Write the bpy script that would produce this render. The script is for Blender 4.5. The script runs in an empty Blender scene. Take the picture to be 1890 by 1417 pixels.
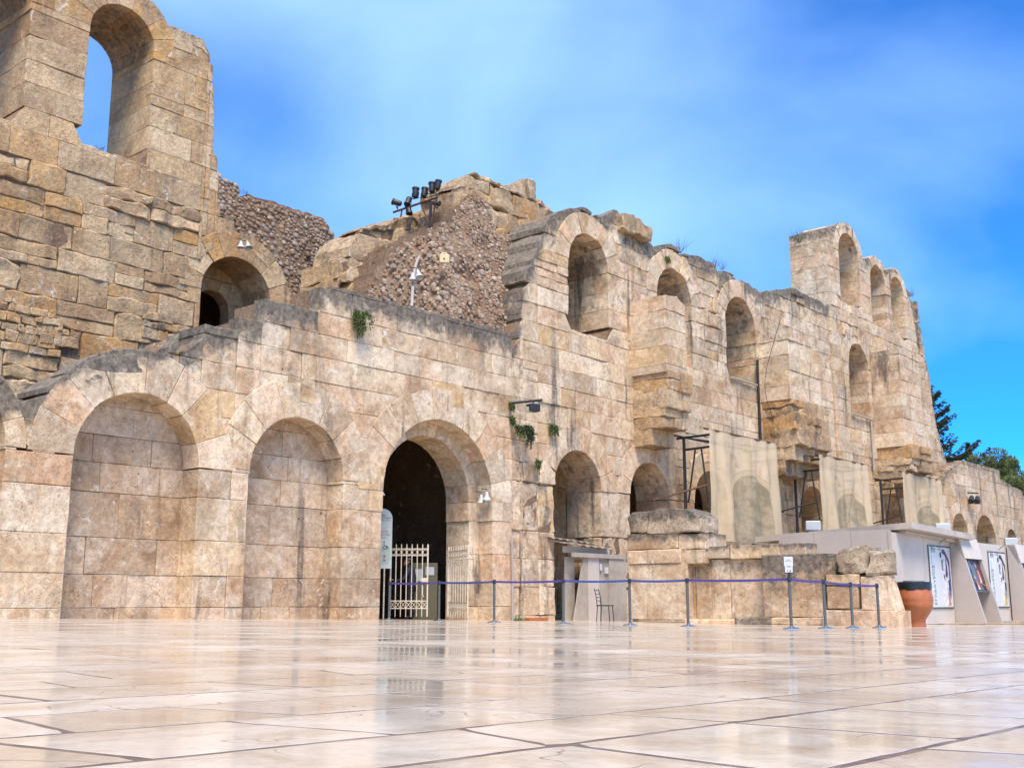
import bpy, bmesh, math, random
from mathutils import Vector, noise
R = math.radians
SC = bpy.context.scene
COL = SC.collection

# ------------------------------------------------------------------ camera
F, CX, CY, HOR = 2050.0, 945.0, 708.5, 1110.0          # focal length and centre in photo pixels, eye level row
ZC = 0.28                                              # camera height above the paving under it
PITCH = math.atan((HOR-CY)/F); CP, SP = math.cos(PITCH), math.sin(PITCH)
cam = bpy.data.cameras.new('camera'); cam_o = bpy.data.objects.new('camera', cam); COL.objects.link(cam_o)
cam.sensor_width = 36; cam.lens = F/1890*36; cam.clip_start = 0.05; cam.clip_end = 3000
cam_o.location = (0, 0, ZC); cam_o.rotation_euler = (R(90)+PITCH, 0, 0)
SC.camera = cam_o
# ------------------------------------------------------------------ sky, sun, exposure
SUN_EL, SUN_AZ = R(60), R(172)                         # azimuth clockwise from +Y (the view direction)
w_ = bpy.data.worlds.new('World'); SC.world = w_; w_.use_nodes = True
nt = w_.node_tree; nt.nodes.clear()
def wn(t, **k):
    n = nt.nodes.new(t)
    for a, b in k.items(): setattr(n, a, b)
    return n
sky = wn('ShaderNodeTexSky', sky_type='NISHITA', sun_disc=False, sun_elevation=SUN_EL, sun_rotation=SUN_AZ, air_density=1.0, dust_density=0.0, ozone_density=4.0, altitude=2500)
tc = wn('ShaderNodeTexCoord'); mp = wn('ShaderNodeMapping'); mp.inputs['Scale'].default_value = (1, 1, 1.8); mp.inputs['Location'].default_value = (0.35, 0.1, 0.55)
nz = wn('ShaderNodeTexNoise'); nz.inputs['Scale'].default_value = 1.9; nz.inputs['Detail'].default_value = 6; nz.inputs['Roughness'].default_value = 0.45; nz.inputs['Distortion'].default_value = 0.3
rp = wn('ShaderNodeValToRGB'); rp.color_ramp.elements[0].position = 0.36; rp.color_ramp.elements[1].position = 0.78
rp.color_ramp.elements[0].color = (0.06, 0.06, 0.06, 1); rp.color_ramp.elements[1].color = (0.72, 0.72, 0.72, 1)
hs = wn('ShaderNodeHueSaturation'); hs.inputs['Saturation'].default_value = 1.62; hs.inputs['Value'].default_value = 1.8; hs.inputs['Hue'].default_value = 0.512
mx = wn('ShaderNodeMixRGB'); mx.inputs[2].default_value = (6.3, 9.6, 13.6, 1)
bg = wn('ShaderNodeBackground'); bg.inputs['Strength'].default_value = 0.075
wo = wn('ShaderNodeOutputWorld')
L = nt.links.new
L(tc.outputs['Generated'], mp.inputs[0]); L(mp.outputs[0], nz.inputs['Vector']); L(nz.outputs[0], rp.inputs[0])
L(sky.outputs[0], hs.inputs['Color']); L(hs.outputs[0], mx.inputs[1]); L(rp.outputs[0], mx.inputs[0]); L(mx.outputs[0], bg.inputs[0]); L(bg.outputs[0], wo.inputs[0])
sl = bpy.data.lights.new('sun', 'SUN'); sl.energy = 3.0; sl.angle = R(26); sl.color = (1.0, 0.885, 0.73)
so = bpy.data.objects.new('sun', sl); COL.objects.link(so)
sd = Vector((math.sin(SUN_AZ)*math.cos(SUN_EL), math.cos(SUN_AZ)*math.cos(SUN_EL), math.sin(SUN_EL)))
so.rotation_euler = sd.to_track_quat('Z', 'Y').to_euler(); so.location = sd*60
SC.view_settings.view_transform = 'Standard'; SC.view_settings.look = 'None'; SC.view_settings.gamma = 1.0
SC.view_settings.exposure = 1.08; SC.view_settings.use_curve_mapping = False
SC.render.engine = 'CYCLES'; SC.cycles.max_bounces = 6; SC.cycles.diffuse_bounces = 3; SC.cycles.glossy_bounces = 3; SC.cycles.transparent_max_bounces = 6; SC.cycles.caustics_reflective = False; SC.cycles.caustics_refractive = False

# ------------------------------------------------------------------ geometry of the place
PHI = math.atan((2750-CX)/F*CP)                        # the facade runs this far right of the view direction
U = Vector((math.sin(PHI), math.cos(PHI), 0)); N = Vector((math.cos(PHI), -math.sin(PHI), 0)); ZV = Vector((0, 0, 1))
CAM = Vector((0, 0, ZC))
def ray(px, py):
    x = (px-CX)/F; y = -(py-CY)/F
    return Vector((x, CP-SP*y, SP+CP*y))
def proj(p):
    q = p-CAM; d = q.y*CP+q.z*SP
    if d < 0.05: return (-9e3, -9e3)
    return (CX+F*q.x/d, CY-F*(-q.y*SP+q.z*CP)/d)
GB, GC = -0.0128, -0.0078                              # the paving falls gently away from the camera
def G(x, y): return GB*x+GC*y
def gnd(px, py):
    r = ray(px, py); t = -ZC/(r.z-GB*r.x-GC*r.y); return CAM+r*t
def gat(px, Y):                                        # ground point in pixel column px at forward distance Y
    r = ray(px, 1140); x = r.x/r.y*Y; return Vector((x, Y, G(x, Y)))
class Frame:                                           # vertical plane frame: a along, c outwards, b up
    def __init__(s, o, along):
        s.o = Vector((o[0], o[1], 0)); s.u = Vector((math.sin(along), math.cos(along), 0)); s.n = Vector((math.cos(along), -math.sin(along), 0))
    def P(s, a, b, c): return s.o+s.u*a+s.n*c+ZV*b
    def pt(s, px, py, w):
        r = ray(px, py); q = CAM-s.o; t = (w-q.dot(s.n))/r.dot(s.n); p = q+r*t
        return (p.dot(s.u), p.z)
FA = Frame((0, 0), PHI)
def pt(px, py, w): return FA.pt(px, py, w)
def solve_w(a, px, py=800, fr=None):                   # depth at which position a on a frame shows in pixel column px
    fr = fr or FA; r = ray(px, py); q = CAM-fr.o; t = (a-q.dot(fr.u))/r.dot(fr.u); return (q+r*t).dot(fr.n)
WA = -22.3                                             # plane of the front walls
WB = WA*1.307                                          # plane of the set back wall

# ------------------------------------------------------------------ materials
def mat(name):
    m = bpy.data.materials.new(name); m.use_nodes = True; t = m.node_tree; t.nodes.clear()
    o = t.nodes.new('ShaderNodeOutputMaterial'); b = t.nodes.new('ShaderNodeBsdfPrincipled'); t.links.new(b.outputs[0], o.inputs[0])
    return m, t, b, o
class NB:
    def __init__(s, t): s.t = t
    def n(s, ty, **k):
        x = s.t.nodes.new(ty)
        for a, b in k.items():
            if a.startswith('i_'):
                kk = a[2:]; x.inputs[int(kk) if kk.isdigit() else kk.replace('_', ' ')].default_value = b
            else: setattr(x, a, b)
        return x
    def l(s, a, b): s.t.links.new(a, b)
    def noise(s, vec, scale, detail=4, rough=0.55, dist=0.0):
        x = s.n('ShaderNodeTexNoise'); x.inputs['Scale'].default_value = scale; x.inputs['Detail'].default_value = detail
        x.inputs['Roughness'].default_value = rough; x.inputs['Distortion'].default_value = dist
        if vec is not None: s.l(vec, x.inputs['Vector'])
        return x.outputs[0]
    def ramp(s, fac, stops, interp='LINEAR'):
        x = s.n('ShaderNodeValToRGB'); cr = x.color_ramp; cr.interpolation = interp
        while len(cr.elements) < len(stops): cr.elements.new(0.5)
        for e, (p, c) in zip(cr.elements, stops):
            e.position = p; e.color = (c, c, c, 1) if isinstance(c, (int, float)) else (*c, 1)
        s.l(fac, x.inputs[0]); return x.outputs[0]
    def mix(s, fac, a, b, mode='MIX'):
        x = s.n('ShaderNodeMixRGB', blend_type=mode)
        for i, v in ((0, fac), (1, a), (2, b)):
            if isinstance(v, (int, float)): x.inputs[i].default_value = v if i == 0 else (v, v, v, 1)
            elif isinstance(v, tuple): x.inputs[i].default_value = (*v, 1)
            else: s.l(v, x.inputs[i])
        return x.outputs[0]
    def math(s, op, a, b=0.0):
        x = s.n('ShaderNodeMath', operation=op)
        for i, v in ((0, a), (1, b)):
            if isinstance(v, (int, float)): x.inputs[i].default_value = v
            else: s.l(v, x.inputs[i])
        return x.outputs[0]
def stone_mat(name, pal, patch, lich=1.0, streak=0.8, pit=0.6, bump=0.5, rough=0.82, scale=1.0):
    m, t, b, o = mat(name); k = NB(t)
    pos = k.n('ShaderNodeNewGeometry').outputs['Position']
    rnd = k.n('ShaderNodeAttribute', attribute_name='rnd').outputs['Fac']
    wx = k.n('ShaderNodeAttribute', attribute_name='wx').outputs['Fac']
    off = k.n('ShaderNodeVectorMath', operation='SCALE', i_0=(31.0, 17.0, 23.0)); k.l(rnd, off.inputs['Scale'])
    lv = k.n('ShaderNodeVectorMath', operation='ADD'); k.l(pos, lv.inputs[0]); k.l(off.outputs[0], lv.inputs[1]); lv = lv.outputs[0]
    col = k.ramp(rnd, pal)
    n1 = k.noise(lv, 0.9*scale, 5, 0.62, 0.6)
    col = k.mix(k.ramp(n1, [(0.50, 0.0), (0.66, 0.75)]), col, patch[0])
    n1b = k.noise(lv, 1.5*scale, 5, 0.66, 1.2)
    col = k.mix(k.ramp(n1b, [(0.50, 0.0), (0.64, 0.65)]), col, patch[1])
    n2 = k.noise(pos, 7*scale, 5, 0.72)
    col = k.mix(1.0, col, k.ramp(n2, [(0.28, 0.64), (0.72, 1.22)]), 'MULTIPLY')
    big = k.noise(pos, 0.42, 4, 0.62, 0.8); col = k.mix(k.ramp(big, [(0.46, 0.0), (0.68, 0.62)]), col, k.mix(1.0, col, (0.56, 0.44, 0.34), 'MULTIPLY'))
    gr = k.noise(lv, 0.6, 3, 0.6, 0.5); col = k.mix(k.ramp(gr, [(0.52, 0.0), (0.66, 0.55)]), col, k.mix(1.0, col, (0.70, 0.72, 0.74), 'MULTIPLY'))
    # rain streaks run down over the courses
    sv = k.n('ShaderNodeMapping'); sv.inputs['Scale'].default_value = (1.5, 1.5, 0.16); k.l(pos, sv.inputs[0])
    st = k.noise(sv.outputs[0], 1.3, 4, 0.62, 0.4)
    brk = k.noise(pos, 0.35, 1)
    st = k.math('MULTIPLY', k.ramp(st, [(0.56, 0.0), (0.66, 1.0)]), k.ramp(brk, [(0.42, 0.12), (0.58, 1.0)]))
    col = k.mix(k.math('MULTIPLY', st, streak), col, k.ramp(n2, [(0.4, (0.05, 0.040, 0.032)), (0.62, (0.16, 0.125, 0.095))]))
    # pale bloom
    bl = k.noise(lv, 2.6, 5, 0.7, 0.8)
    col = k.mix(k.ramp(bl, [(0.61, 0.0), (0.68, 0.65)]), col, (0.68, 0.61, 0.53))
    # pits
    pn = k.noise(pos, 26*scale, 2, 0.6); pm = k.noise(lv, 1.7, 1)
    pits = k.math('MULTIPLY', k.ramp(pn, [(0.33, 1.0), (0.41, 0.0)]), k.ramp(pm, [(0.40, 0.1), (0.6, 1.0)]))
    col = k.mix(k.math('MULTIPLY', pits, pit), col, (0.10, 0.065, 0.042))
    hv = k.n('ShaderNodeTexVoronoi'); hv.inputs['Scale'].default_value = 1.15; k.l(lv, hv.inputs['Vector']); col = k.mix(k.ramp(hv.outputs['Distance'], [(0.030, 0.85), (0.042, 0.0)]), col, (0.06, 0.04, 0.028))
    # cracks
    dv = k.n('ShaderNodeVectorMath', operation='ADD'); nn = k.n('ShaderNodeTexNoise'); nn.inputs['Scale'].default_value = 2.2; nn.inputs['Detail'].default_value = 3; k.l(lv, nn.inputs['Vector'])
    sc = k.n('ShaderNodeVectorMath', operation='SCALE'); sc.inputs['Scale'].default_value = 0.9; k.l(nn.outputs['Color'], sc.inputs[0]); k.l(sc.outputs[0], dv.inputs[0]); k.l(lv, dv.inputs[1])
    vo = k.n('ShaderNodeTexVoronoi', feature='DISTANCE_TO_EDGE'); vo.inputs['Scale'].default_value = 1.1; k.l(dv.outputs[0], vo.inputs['Vector'])
    cm = k.noise(lv, 0.8, 2)
    cr = k.math('MULTIPLY', k.ramp(vo.outputs['Distance'], [(0.002, 0.9), (0.010, 0.0)]), k.ramp(cm, [(0.56, 0.0), (0.64, 0.75)]))
    col = k.mix(cr, col, (0.11, 0.07, 0.045))
    # black lichen on weathered tops, soot and painted shade inside openings
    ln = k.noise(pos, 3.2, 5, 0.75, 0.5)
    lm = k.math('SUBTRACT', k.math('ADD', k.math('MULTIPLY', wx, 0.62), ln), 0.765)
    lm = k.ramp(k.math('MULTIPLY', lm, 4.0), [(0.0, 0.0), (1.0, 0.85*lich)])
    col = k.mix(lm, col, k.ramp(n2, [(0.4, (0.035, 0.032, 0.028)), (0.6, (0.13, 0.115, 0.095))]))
    hsn = k.n('ShaderNodeHueSaturation'); hsn.inputs['Saturation'].default_value = 1.08; hsn.inputs['Value'].default_value = 1.16; hsn.inputs['Hue'].default_value = 0.499; k.l(col, hsn.inputs['Color'])
    k.l(hsn.outputs[0], b.inputs['Base Color'])
    b.inputs['Roughness'].default_value = rough
    hgt = k.math('SUBTRACT', k.math('ADD', k.math('MULTIPLY', n2, 0.7), k.math('MULTIPLY', k.noise(pos, 2.2, 5, 0.7), 0.9)), k.math('MULTIPLY', k.ramp(pn, [(0.33, 1.0), (0.41, 0.0)]), 0.25))
    bp = k.n('ShaderNodeBump'); bp.inputs['Strength'].default_value = bump; bp.inputs['Distance'].default_value = 0.07
    k.l(hgt, bp.inputs['Height']); k.l(bp.outputs[0], b.inputs['Normal'])
    return m
def plain(name, c, rough=0.5, metal=0.0, var=0.12, scale=6.0, bump=0.0, spec=None, dirt=None):
    m, t, b, o = mat(name); k = NB(t); pos = k.n('ShaderNodeNewGeometry').outputs['Position']
    n = k.noise(pos, scale, 6, 0.65)
    col = k.mix(1.0, c, k.ramp(n, [(0.3, 1-var), (0.7, 1+var)]), 'MULTIPLY')
    if dirt:
        d = k.noise(pos, scale*0.35, 7, 0.7, 0.5); col = k.mix(k.ramp(d, [(0.48, 0.0), (0.72, dirt[1])]), col, dirt[0])
    k.l(col, b.inputs['Base Color']); b.inputs['Roughness'].default_value = rough; b.inputs['Metallic'].default_value = metal
    if bump:
        bp = k.n('ShaderNodeBump'); bp.inputs['Strength'].default_value = bump; bp.inputs['Distance'].default_value = 0.02
        k.l(n, bp.inputs['Height']); k.l(bp.outputs[0], b.inputs['Normal'])
    return m
PAL_A = [(0.0, (0.66, 0.52, 0.36)), (0.15, (0.48, 0.345, 0.22)), (0.3, (0.68, 0.55, 0.40)), (0.45, (0.58, 0.39, 0.25)), (0.6, (0.69, 0.57, 0.42)), (0.72, (0.42, 0.325, 0.23)), (0.85, (0.66, 0.52, 0.35)), (1.0, (0.55, 0.38, 0.21))]
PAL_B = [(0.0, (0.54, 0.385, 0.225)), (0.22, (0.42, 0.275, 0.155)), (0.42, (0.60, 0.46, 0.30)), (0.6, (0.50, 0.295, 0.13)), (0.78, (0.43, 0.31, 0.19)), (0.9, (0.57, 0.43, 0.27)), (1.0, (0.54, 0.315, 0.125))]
PAL_R = [(0.0, (0.33, 0.22, 0.15)), (0.3, (0.42, 0.34, 0.26)), (0.5, (0.27, 0.15, 0.095)), (0.7, (0.50, 0.42, 0.33)), (0.85, (0.36, 0.22, 0.13)), (1.0, (0.30, 0.26, 0.23))]
M = {}
M['ashlar'] = stone_mat('ashlar', PAL_A, ((0.37, 0.235, 0.13), (0.66, 0.56, 0.43)))
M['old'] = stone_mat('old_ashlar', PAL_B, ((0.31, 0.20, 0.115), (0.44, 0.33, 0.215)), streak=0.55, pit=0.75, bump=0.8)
M['rock'] = stone_mat('eroded_stone', PAL_B, ((0.30, 0.205, 0.13), (0.47, 0.38, 0.27)), streak=0.5, pit=0.8, bump=1.0, scale=1.2)
M['rubble'] = stone_mat('rubble_stone', PAL_R, ((0.30, 0.19, 0.12), (0.45, 0.36, 0.27)), streak=0.25, pit=0.35, bump=0.5, lich=0.7)
M['mortar'] = stone_mat('mortar', [(0.0, (0.26, 0.175, 0.115)), (1.0, (0.26, 0.175, 0.115))], ((0.20, 0.13, 0.085), (0.32, 0.23, 0.16)), streak=0.4, pit=0.8, bump=1.0, scale=1.6)
M['grey_stone'] = stone_mat('grey_weathered_stone', [(0.0, (0.36, 0.285, 0.20)), (1.0, (0.42, 0.33, 0.23))], ((0.24, 0.18, 0.125), (0.46, 0.38, 0.285)), streak=0.6, pit=0.9, bump=0.9)
M['niche'] = stone_mat('niche_stone', [(0.0, (0.55, 0.41, 0.28)), (0.25, (0.40, 0.285, 0.19)), (0.5, (0.60, 0.47, 0.34)), (0.75, (0.46, 0.315, 0.19)), (1.0, (0.38, 0.295, 0.215))], ((0.30, 0.18, 0.095), (0.56, 0.46, 0.36)), streak=0.75)
M['steel'] = plain('brushed_steel', (0.20, 0.185, 0.165), 0.45, 1.0, 0.1, 20)
M['base_steel'] = plain('polished_base', (0.50, 0.50, 0.50), 0.32, 1.0, 0.08, 12)
M['black'] = plain('black_paint', (0.018, 0.018, 0.020), 0.5, 0.0, 0.3, 12)
M['belt'] = plain('purple_belt', (0.072, 0.05, 0.22), 0.65, 0, 0.15, 8)
M['belt_blue'] = plain('blue_belt', (0.045, 0.07, 0.24), 0.65, 0, 0.15, 8)
M['cream'] = plain('cream_gate_paint', (0.62, 0.53, 0.40), 0.45, 0, 0.12, 14, dirt=((0.22, 0.13, 0.07), 0.5))
M['white'] = plain('white_enamel', (0.44, 0.46, 0.46), 0.4, 0, 0.06, 8)
M['panel'] = plain('kiosk_panel', (0.55, 0.485, 0.425), 0.55, 0, 0.05, 1.2, dirt=((0.33, 0.27, 0.22), 0.5))
M['roofing'] = plain('kiosk_roof', (0.47, 0.40, 0.33), 0.5, 0, 0.12, 2.0, dirt=((0.22, 0.17, 0.13), 0.6))
M['shadow_panel'] = plain('kiosk_shaded_panel', (0.43, 0.37, 0.325), 0.6, 0, 0.06, 1.5, dirt=((0.28, 0.23, 0.19), 0.4))  # panel colour darkened to carry the shade of side faces
M['sheet'] = plain('weathered_board', (0.40, 0.345, 0.285), 0.7, 0, 0.14, 3.0, dirt=((0.26, 0.2, 0.15), 0.6))
M['tin'] = plain('tin_sheet', (0.42, 0.36, 0.30), 0.45, 0.2, 0.25, 5.0, 0.3, dirt=((0.24, 0.16, 0.10), 0.7))
M['terracotta'] = plain('terracotta', (0.40, 0.125, 0.045), 0.42, 0, 0.18, 5.0, 0.2, dirt=((0.23, 0.085, 0.04), 0.8))
M['binbag'] = plain('black_bin_liner', (0.014, 0.015, 0.018), 0.28, 0, 0.4, 14, 0.8)
M['rust'] = plain('rusty_iron', (0.13, 0.062, 0.036), 0.75, 0.3, 0.4, 14, 0.3)
M['paper'] = plain('paper', (0.52, 0.53, 0.53), 0.6, 0, 0.04, 3)
M['signgreen'] = plain('pale_green_sign', (0.50, 0.56, 0.52), 0.4, 0, 0.05, 4)
M['signlow'] = plain('sign_lower_green', (0.40, 0.48, 0.42), 0.4, 0, 0.05, 4)
M['ink'] = plain('black_ink', (0.03, 0.03, 0.035), 0.6)
M['redink'] = plain('red_ink', (0.30, 0.04, 0.05), 0.6)
M['beigebox'] = plain('beige_box', (0.58, 0.47, 0.26), 0.45)
M['olive'] = plain('olive_cabinet', (0.13, 0.115, 0.062), 0.55, 0, 0.1)
M['lens'] = plain('lamp_glass', (0.30, 0.33, 0.30), 0.1)
M['cable'] = plain('grey_conduit', (0.36, 0.32, 0.28), 0.5, 0.0, 0.15)
M['jacket'] = plain('dark_navy_jacket', (0.020, 0.026, 0.042), 0.75, 0, 0.25, 18, 0.3)
M['trousers'] = plain('dark_trousers', (0.016, 0.016, 0.020), 0.8, 0, 0.2, 18, 0.3)
M['skin'] = plain('skin', (0.42, 0.235, 0.16), 0.5, 0, 0.08, 20)
M['hair'] = plain('dark_hair', (0.022, 0.015, 0.011), 0.6, 0, 0.3, 40)
M['bark'] = plain('bark', (0.07, 0.05, 0.035), 0.9, 0, 0.3, 8, 0.6)
def leaf_mat(name, a, b_):
    m, t, b, o = mat(name); k = NB(t); rnd = k.n('ShaderNodeAttribute', attribute_name='rnd').outputs['Fac']
    pos = k.n('ShaderNodeNewGeometry').outputs['Position']
    c = k.mix(rnd, a, b_); c = k.mix(1.0, c, k.ramp(k.noise(pos, 0.9, 3), [(0.35, 0.65), (0.65, 1.3)]), 'MULTIPLY')
    k.l(c, b.inputs['Base Color']); b.inputs['Roughness'].default_value = 0.55
    tr = k.n('ShaderNodeBsdfTranslucent'); k.l(c, tr.inputs[0]); ms = k.n('ShaderNodeMixShader'); ms.inputs[0].default_value = 0.3
    k.l(b.outputs[0], ms.inputs[1]); k.l(tr.outputs[0], ms.inputs[2]); k.l(ms.outputs[0], o.inputs[0]); return m
M['fir'] = leaf_mat('fir_needles', (0.024, 0.036, 0.016), (0.060, 0.075, 0.032))
M['pine'] = leaf_mat('pine_needles', (0.085, 0.115, 0.034), (0.20, 0.22, 0.065))
M['cypress'] = leaf_mat('cypress_foliage', (0.022, 0.045, 0.025), (0.045, 0.075, 0.035))
M['caper'] = leaf_mat('hanging_leaves', (0.075, 0.125, 0.028), (0.17, 0.23, 0.065))
M['weed'] = leaf_mat('dry_weeds', (0.09, 0.11, 0.05), (0.22, 0.21, 0.11))
def marble():
    m, t, b, o = mat('wet_marble'); k = NB(t); pos = k.n('ShaderNodeNewGeometry').outputs['Position']
    rnd = k.n('ShaderNodeAttribute', attribute_name='rnd').outputs['Fac']
    off = k.n('ShaderNodeVectorMath', operation='SCALE', i_0=(31.0, 17.0, 0.0)); k.l(rnd, off.inputs['Scale'])
    lv = k.n('ShaderNodeVectorMath', operation='ADD'); k.l(pos, lv.inputs[0]); k.l(off.outputs[0], lv.inputs[1]); lv = lv.outputs[0]
    col = k.ramp(rnd, [(0.0, (0.66, 0.58, 0.48)), (0.2, (0.51, 0.415, 0.31)), (0.4, (0.70, 0.625, 0.53)), (0.6, (0.58, 0.49, 0.395)), (0.8, (0.49, 0.41, 0.33)), (1.0, (0.64, 0.54, 0.425))])
    col = k.mix(k.ramp(k.noise(lv, 1.6, 7, 0.6, 1.5), [(0.45, 0.0), (0.64, 0.85)]), col, (0.46, 0.36, 0.25))
    col = k.mix(k.ramp(k.noise(lv, 3.1, 8, 0.65, 1.0), [(0.5, 0.0), (0.68, 0.6)]), col, (0.72, 0.66, 0.58))
    n2 = k.noise(pos, 30, 6, 0.7); col = k.mix(1.0, col, k.ramp(n2, [(0.3, 0.88), (0.7, 1.1)]), 'MULTIPLY')
    dv = k.n('ShaderNodeVectorMath', operation='ADD'); nn = k.n('ShaderNodeTexNoise'); nn.inputs['Scale'].default_value = 3; k.l(lv, nn.inputs['Vector'])
    sc = k.n('ShaderNodeVectorMath', operation='SCALE'); sc.inputs['Scale'].default_value = 0.6; k.l(nn.outputs['Color'], sc.inputs[0]); k.l(sc.outputs[0], dv.inputs[0]); k.l(lv, dv.inputs[1])
    vo = k.n('ShaderNodeTexVoronoi', feature='DISTANCE_TO_EDGE'); vo.inputs['Scale'].default_value = 1.7; k.l(dv.outputs[0], vo.inputs['Vector'])
    cr = k.math('MULTIPLY', k.ramp(vo.outputs['Distance'], [(0.002, 1.0), (0.009, 0.0)]), k.ramp(k.noise(lv, 0.9, 2), [(0.52, 0.0), (0.58, 0.7)]))
    col = k.mix(cr, col, (0.16, 0.09, 0.06))
    k.l(col, b.inputs['Base Color'])
    wet = k.noise(pos, 0.7, 5, 0.6)
    k.l(k.math('ADD', k.ramp(wet, [(0.40, 0.03), (0.66, 0.26)]), k.math('MULTIPLY', rnd, 0.07)), b.inputs['Roughness']); b.inputs['IOR'].default_value = 1.42
    dim = k.noise(pos, 5.5, 3, 0.5)
    drop = k.n('ShaderNodeTexVoronoi'); drop.inputs['Scale'].default_value = 16; k.l(pos, drop.inputs['Vector'])
    dr = k.ramp(drop.outputs['Distance'], [(0.0, 1.0), (0.10, 0.0)])
    hgt = k.math('ADD', k.math('ADD', k.math('MULTIPLY', dim, 0.5), k.math('MULTIPLY', n2, 0.035)), k.math('SUBTRACT', k.math('MULTIPLY', dr, 0.12), k.math('MULTIPLY', cr, 0.6)))
    bp = k.n('ShaderNodeBump'); bp.inputs['Strength'].default_value = 0.26; bp.inputs['Distance'].default_value = 0.012
    k.l(hgt, bp.inputs['Height']); k.l(bp.outputs[0], b.inputs['Normal'])
    return m
M['marble'] = marble()
M['joint'] = plain('wet_joint_mortar', (0.15, 0.095, 0.065), 0.6, 0, 0.5, 6, 0.6, dirt=((0.36, 0.28, 0.21), 0.9))
M['earth'] = plain('earth', (0.24, 0.18, 0.12), 0.9, 0, 0.3, 2, 0.5)
def banner_mat():
    m, t, b, o = mat('printed_scrim'); k = NB(t); uv = k.n('ShaderNodeTexCoord').outputs['UV']
    sp = k.n('ShaderNodeSeparateXYZ'); k.l(uv, sp.inputs[0]); x, y = sp.outputs[0], sp.outputs[1]
    pos = k.n('ShaderNodeNewGeometry').outputs['Position']
    dx = k.math('DIVIDE', k.math('ABSOLUTE', k.math('SUBTRACT', x, 0.56)), 0.34)
    dy = k.math('DIVIDE', k.math('MAXIMUM', k.math('SUBTRACT', y, 0.34), 0.0), 0.35)
    d = k.math('SQRT', k.math('ADD', k.math('MULTIPLY', dx, dx), k.math('MULTIPLY', dy, dy)))
    n = k.noise(uv, 5, 7, 0.65, 0.6)
    sv = k.n('ShaderNodeMapping'); sv.inputs['Scale'].default_value = (9, 1.2, 1); k.l(uv, sv.inputs[0]); ns = k.noise(sv.outputs[0], 1.5, 5)
    base = k.mix(k.ramp(n, [(0.4, 0.0), (0.62, 0.8)]), (0.72, 0.565, 0.365), (0.50, 0.42, 0.27))
    base = k.mix(k.ramp(ns, [(0.42, 0.0), (0.6, 0.8)]), base, (0.78, 0.64, 0.45))
    ins = k.mix(k.ramp(k.noise(uv, 7, 7, 0.7), [(0.42, 0.0), (0.6, 1.0)]), (0.32, 0.28, 0.17), (0.56, 0.44, 0.29))
    col = k.mix(k.ramp(d, [(0.82, 0.95), (0.84, 0.0)]), base, ins)
    ring = k.math('MULTIPLY', k.ramp(d, [(0.82, 0.0), (0.84, 1.0)]), k.ramp(d, [(0.98, 1.0), (1.0, 0.0)]))
    col = k.mix(k.math('MULTIPLY', ring, 0.5), col, (0.68, 0.52, 0.32))
    edge = k.math('ADD', k.math('MULTIPLY', k.ramp(d, [(0.80, 0.0), (0.83, 1.0)]), k.ramp(d, [(0.83, 1.0), (0.86, 0.0)])), k.math('MULTIPLY', k.ramp(d, [(0.97, 0.0), (0.99, 1.0)]), k.ramp(d, [(0.99, 1.0), (1.01, 0.0)])))
    col = k.mix(k.math('MULTIPLY', edge, 0.45), col, (0.16, 0.13, 0.08))
    mo = k.noise(uv, 4.2, 8, 0.7, 0.4); col = k.mix(k.ramp(mo, [(0.57, 0.0), (0.66, 0.6)]), col, (0.20, 0.20, 0.125))
    k.l(col, b.inputs['Base Color']); b.inputs['Roughness'].default_value = 0.8
    tr = k.n('ShaderNodeBsdfTranslucent'); k.l(col, tr.inputs[0]); m1 = k.n('ShaderNodeMixShader'); m1.inputs[0].default_value = 0.3
    k.l(b.outputs[0], m1.inputs[1]); k.l(tr.outputs[0], m1.inputs[2])
    tp = k.n('ShaderNodeBsdfTransparent'); m2 = k.n('ShaderNodeMixShader'); m2.inputs[0].default_value = 0.20
    k.l(m1.outputs[0], m2.inputs[1]); k.l(tp.outputs[0], m2.inputs[2]); k.l(m2.outputs[0], o.inputs[0]); return m
M['banner'] = banner_mat()

# ------------------------------------------------------------------ object helpers
def tag(o, label, cat, group=None, kind=None):
    if label: o['label'] = label
    if cat: o['category'] = cat
    if group: o['group'] = group
    if kind: o['kind'] = kind
    return o
def thing(name, loc, label, cat, group=None, rz=0.0):
    o = bpy.data.objects.new(name, None); COL.objects.link(o); o.location = loc; o.rotation_euler = (0, 0, rz); o.empty_display_size = 0.2
    return tag(o, label, cat, group)
class Acc:                                              # collects geometry in world coordinates
    def __init__(s): s.V = []; s.Fc = []; s.sm = []; s.r = []; s.w = []; s.uv = None
    def add(s, V, Fc, sm=None, r=0.5, w=0.0):
        b = len(s.V); s.V += V; s.Fc += [tuple(i+b for i in f) for f in Fc]
        s.sm += sm if sm is not None else [False]*len(Fc)
        s.r += [r]*len(V) if isinstance(r, (int, float)) else r
        s.w += [w]*len(V) if isinstance(w, (int, float)) else w
        return s
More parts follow.
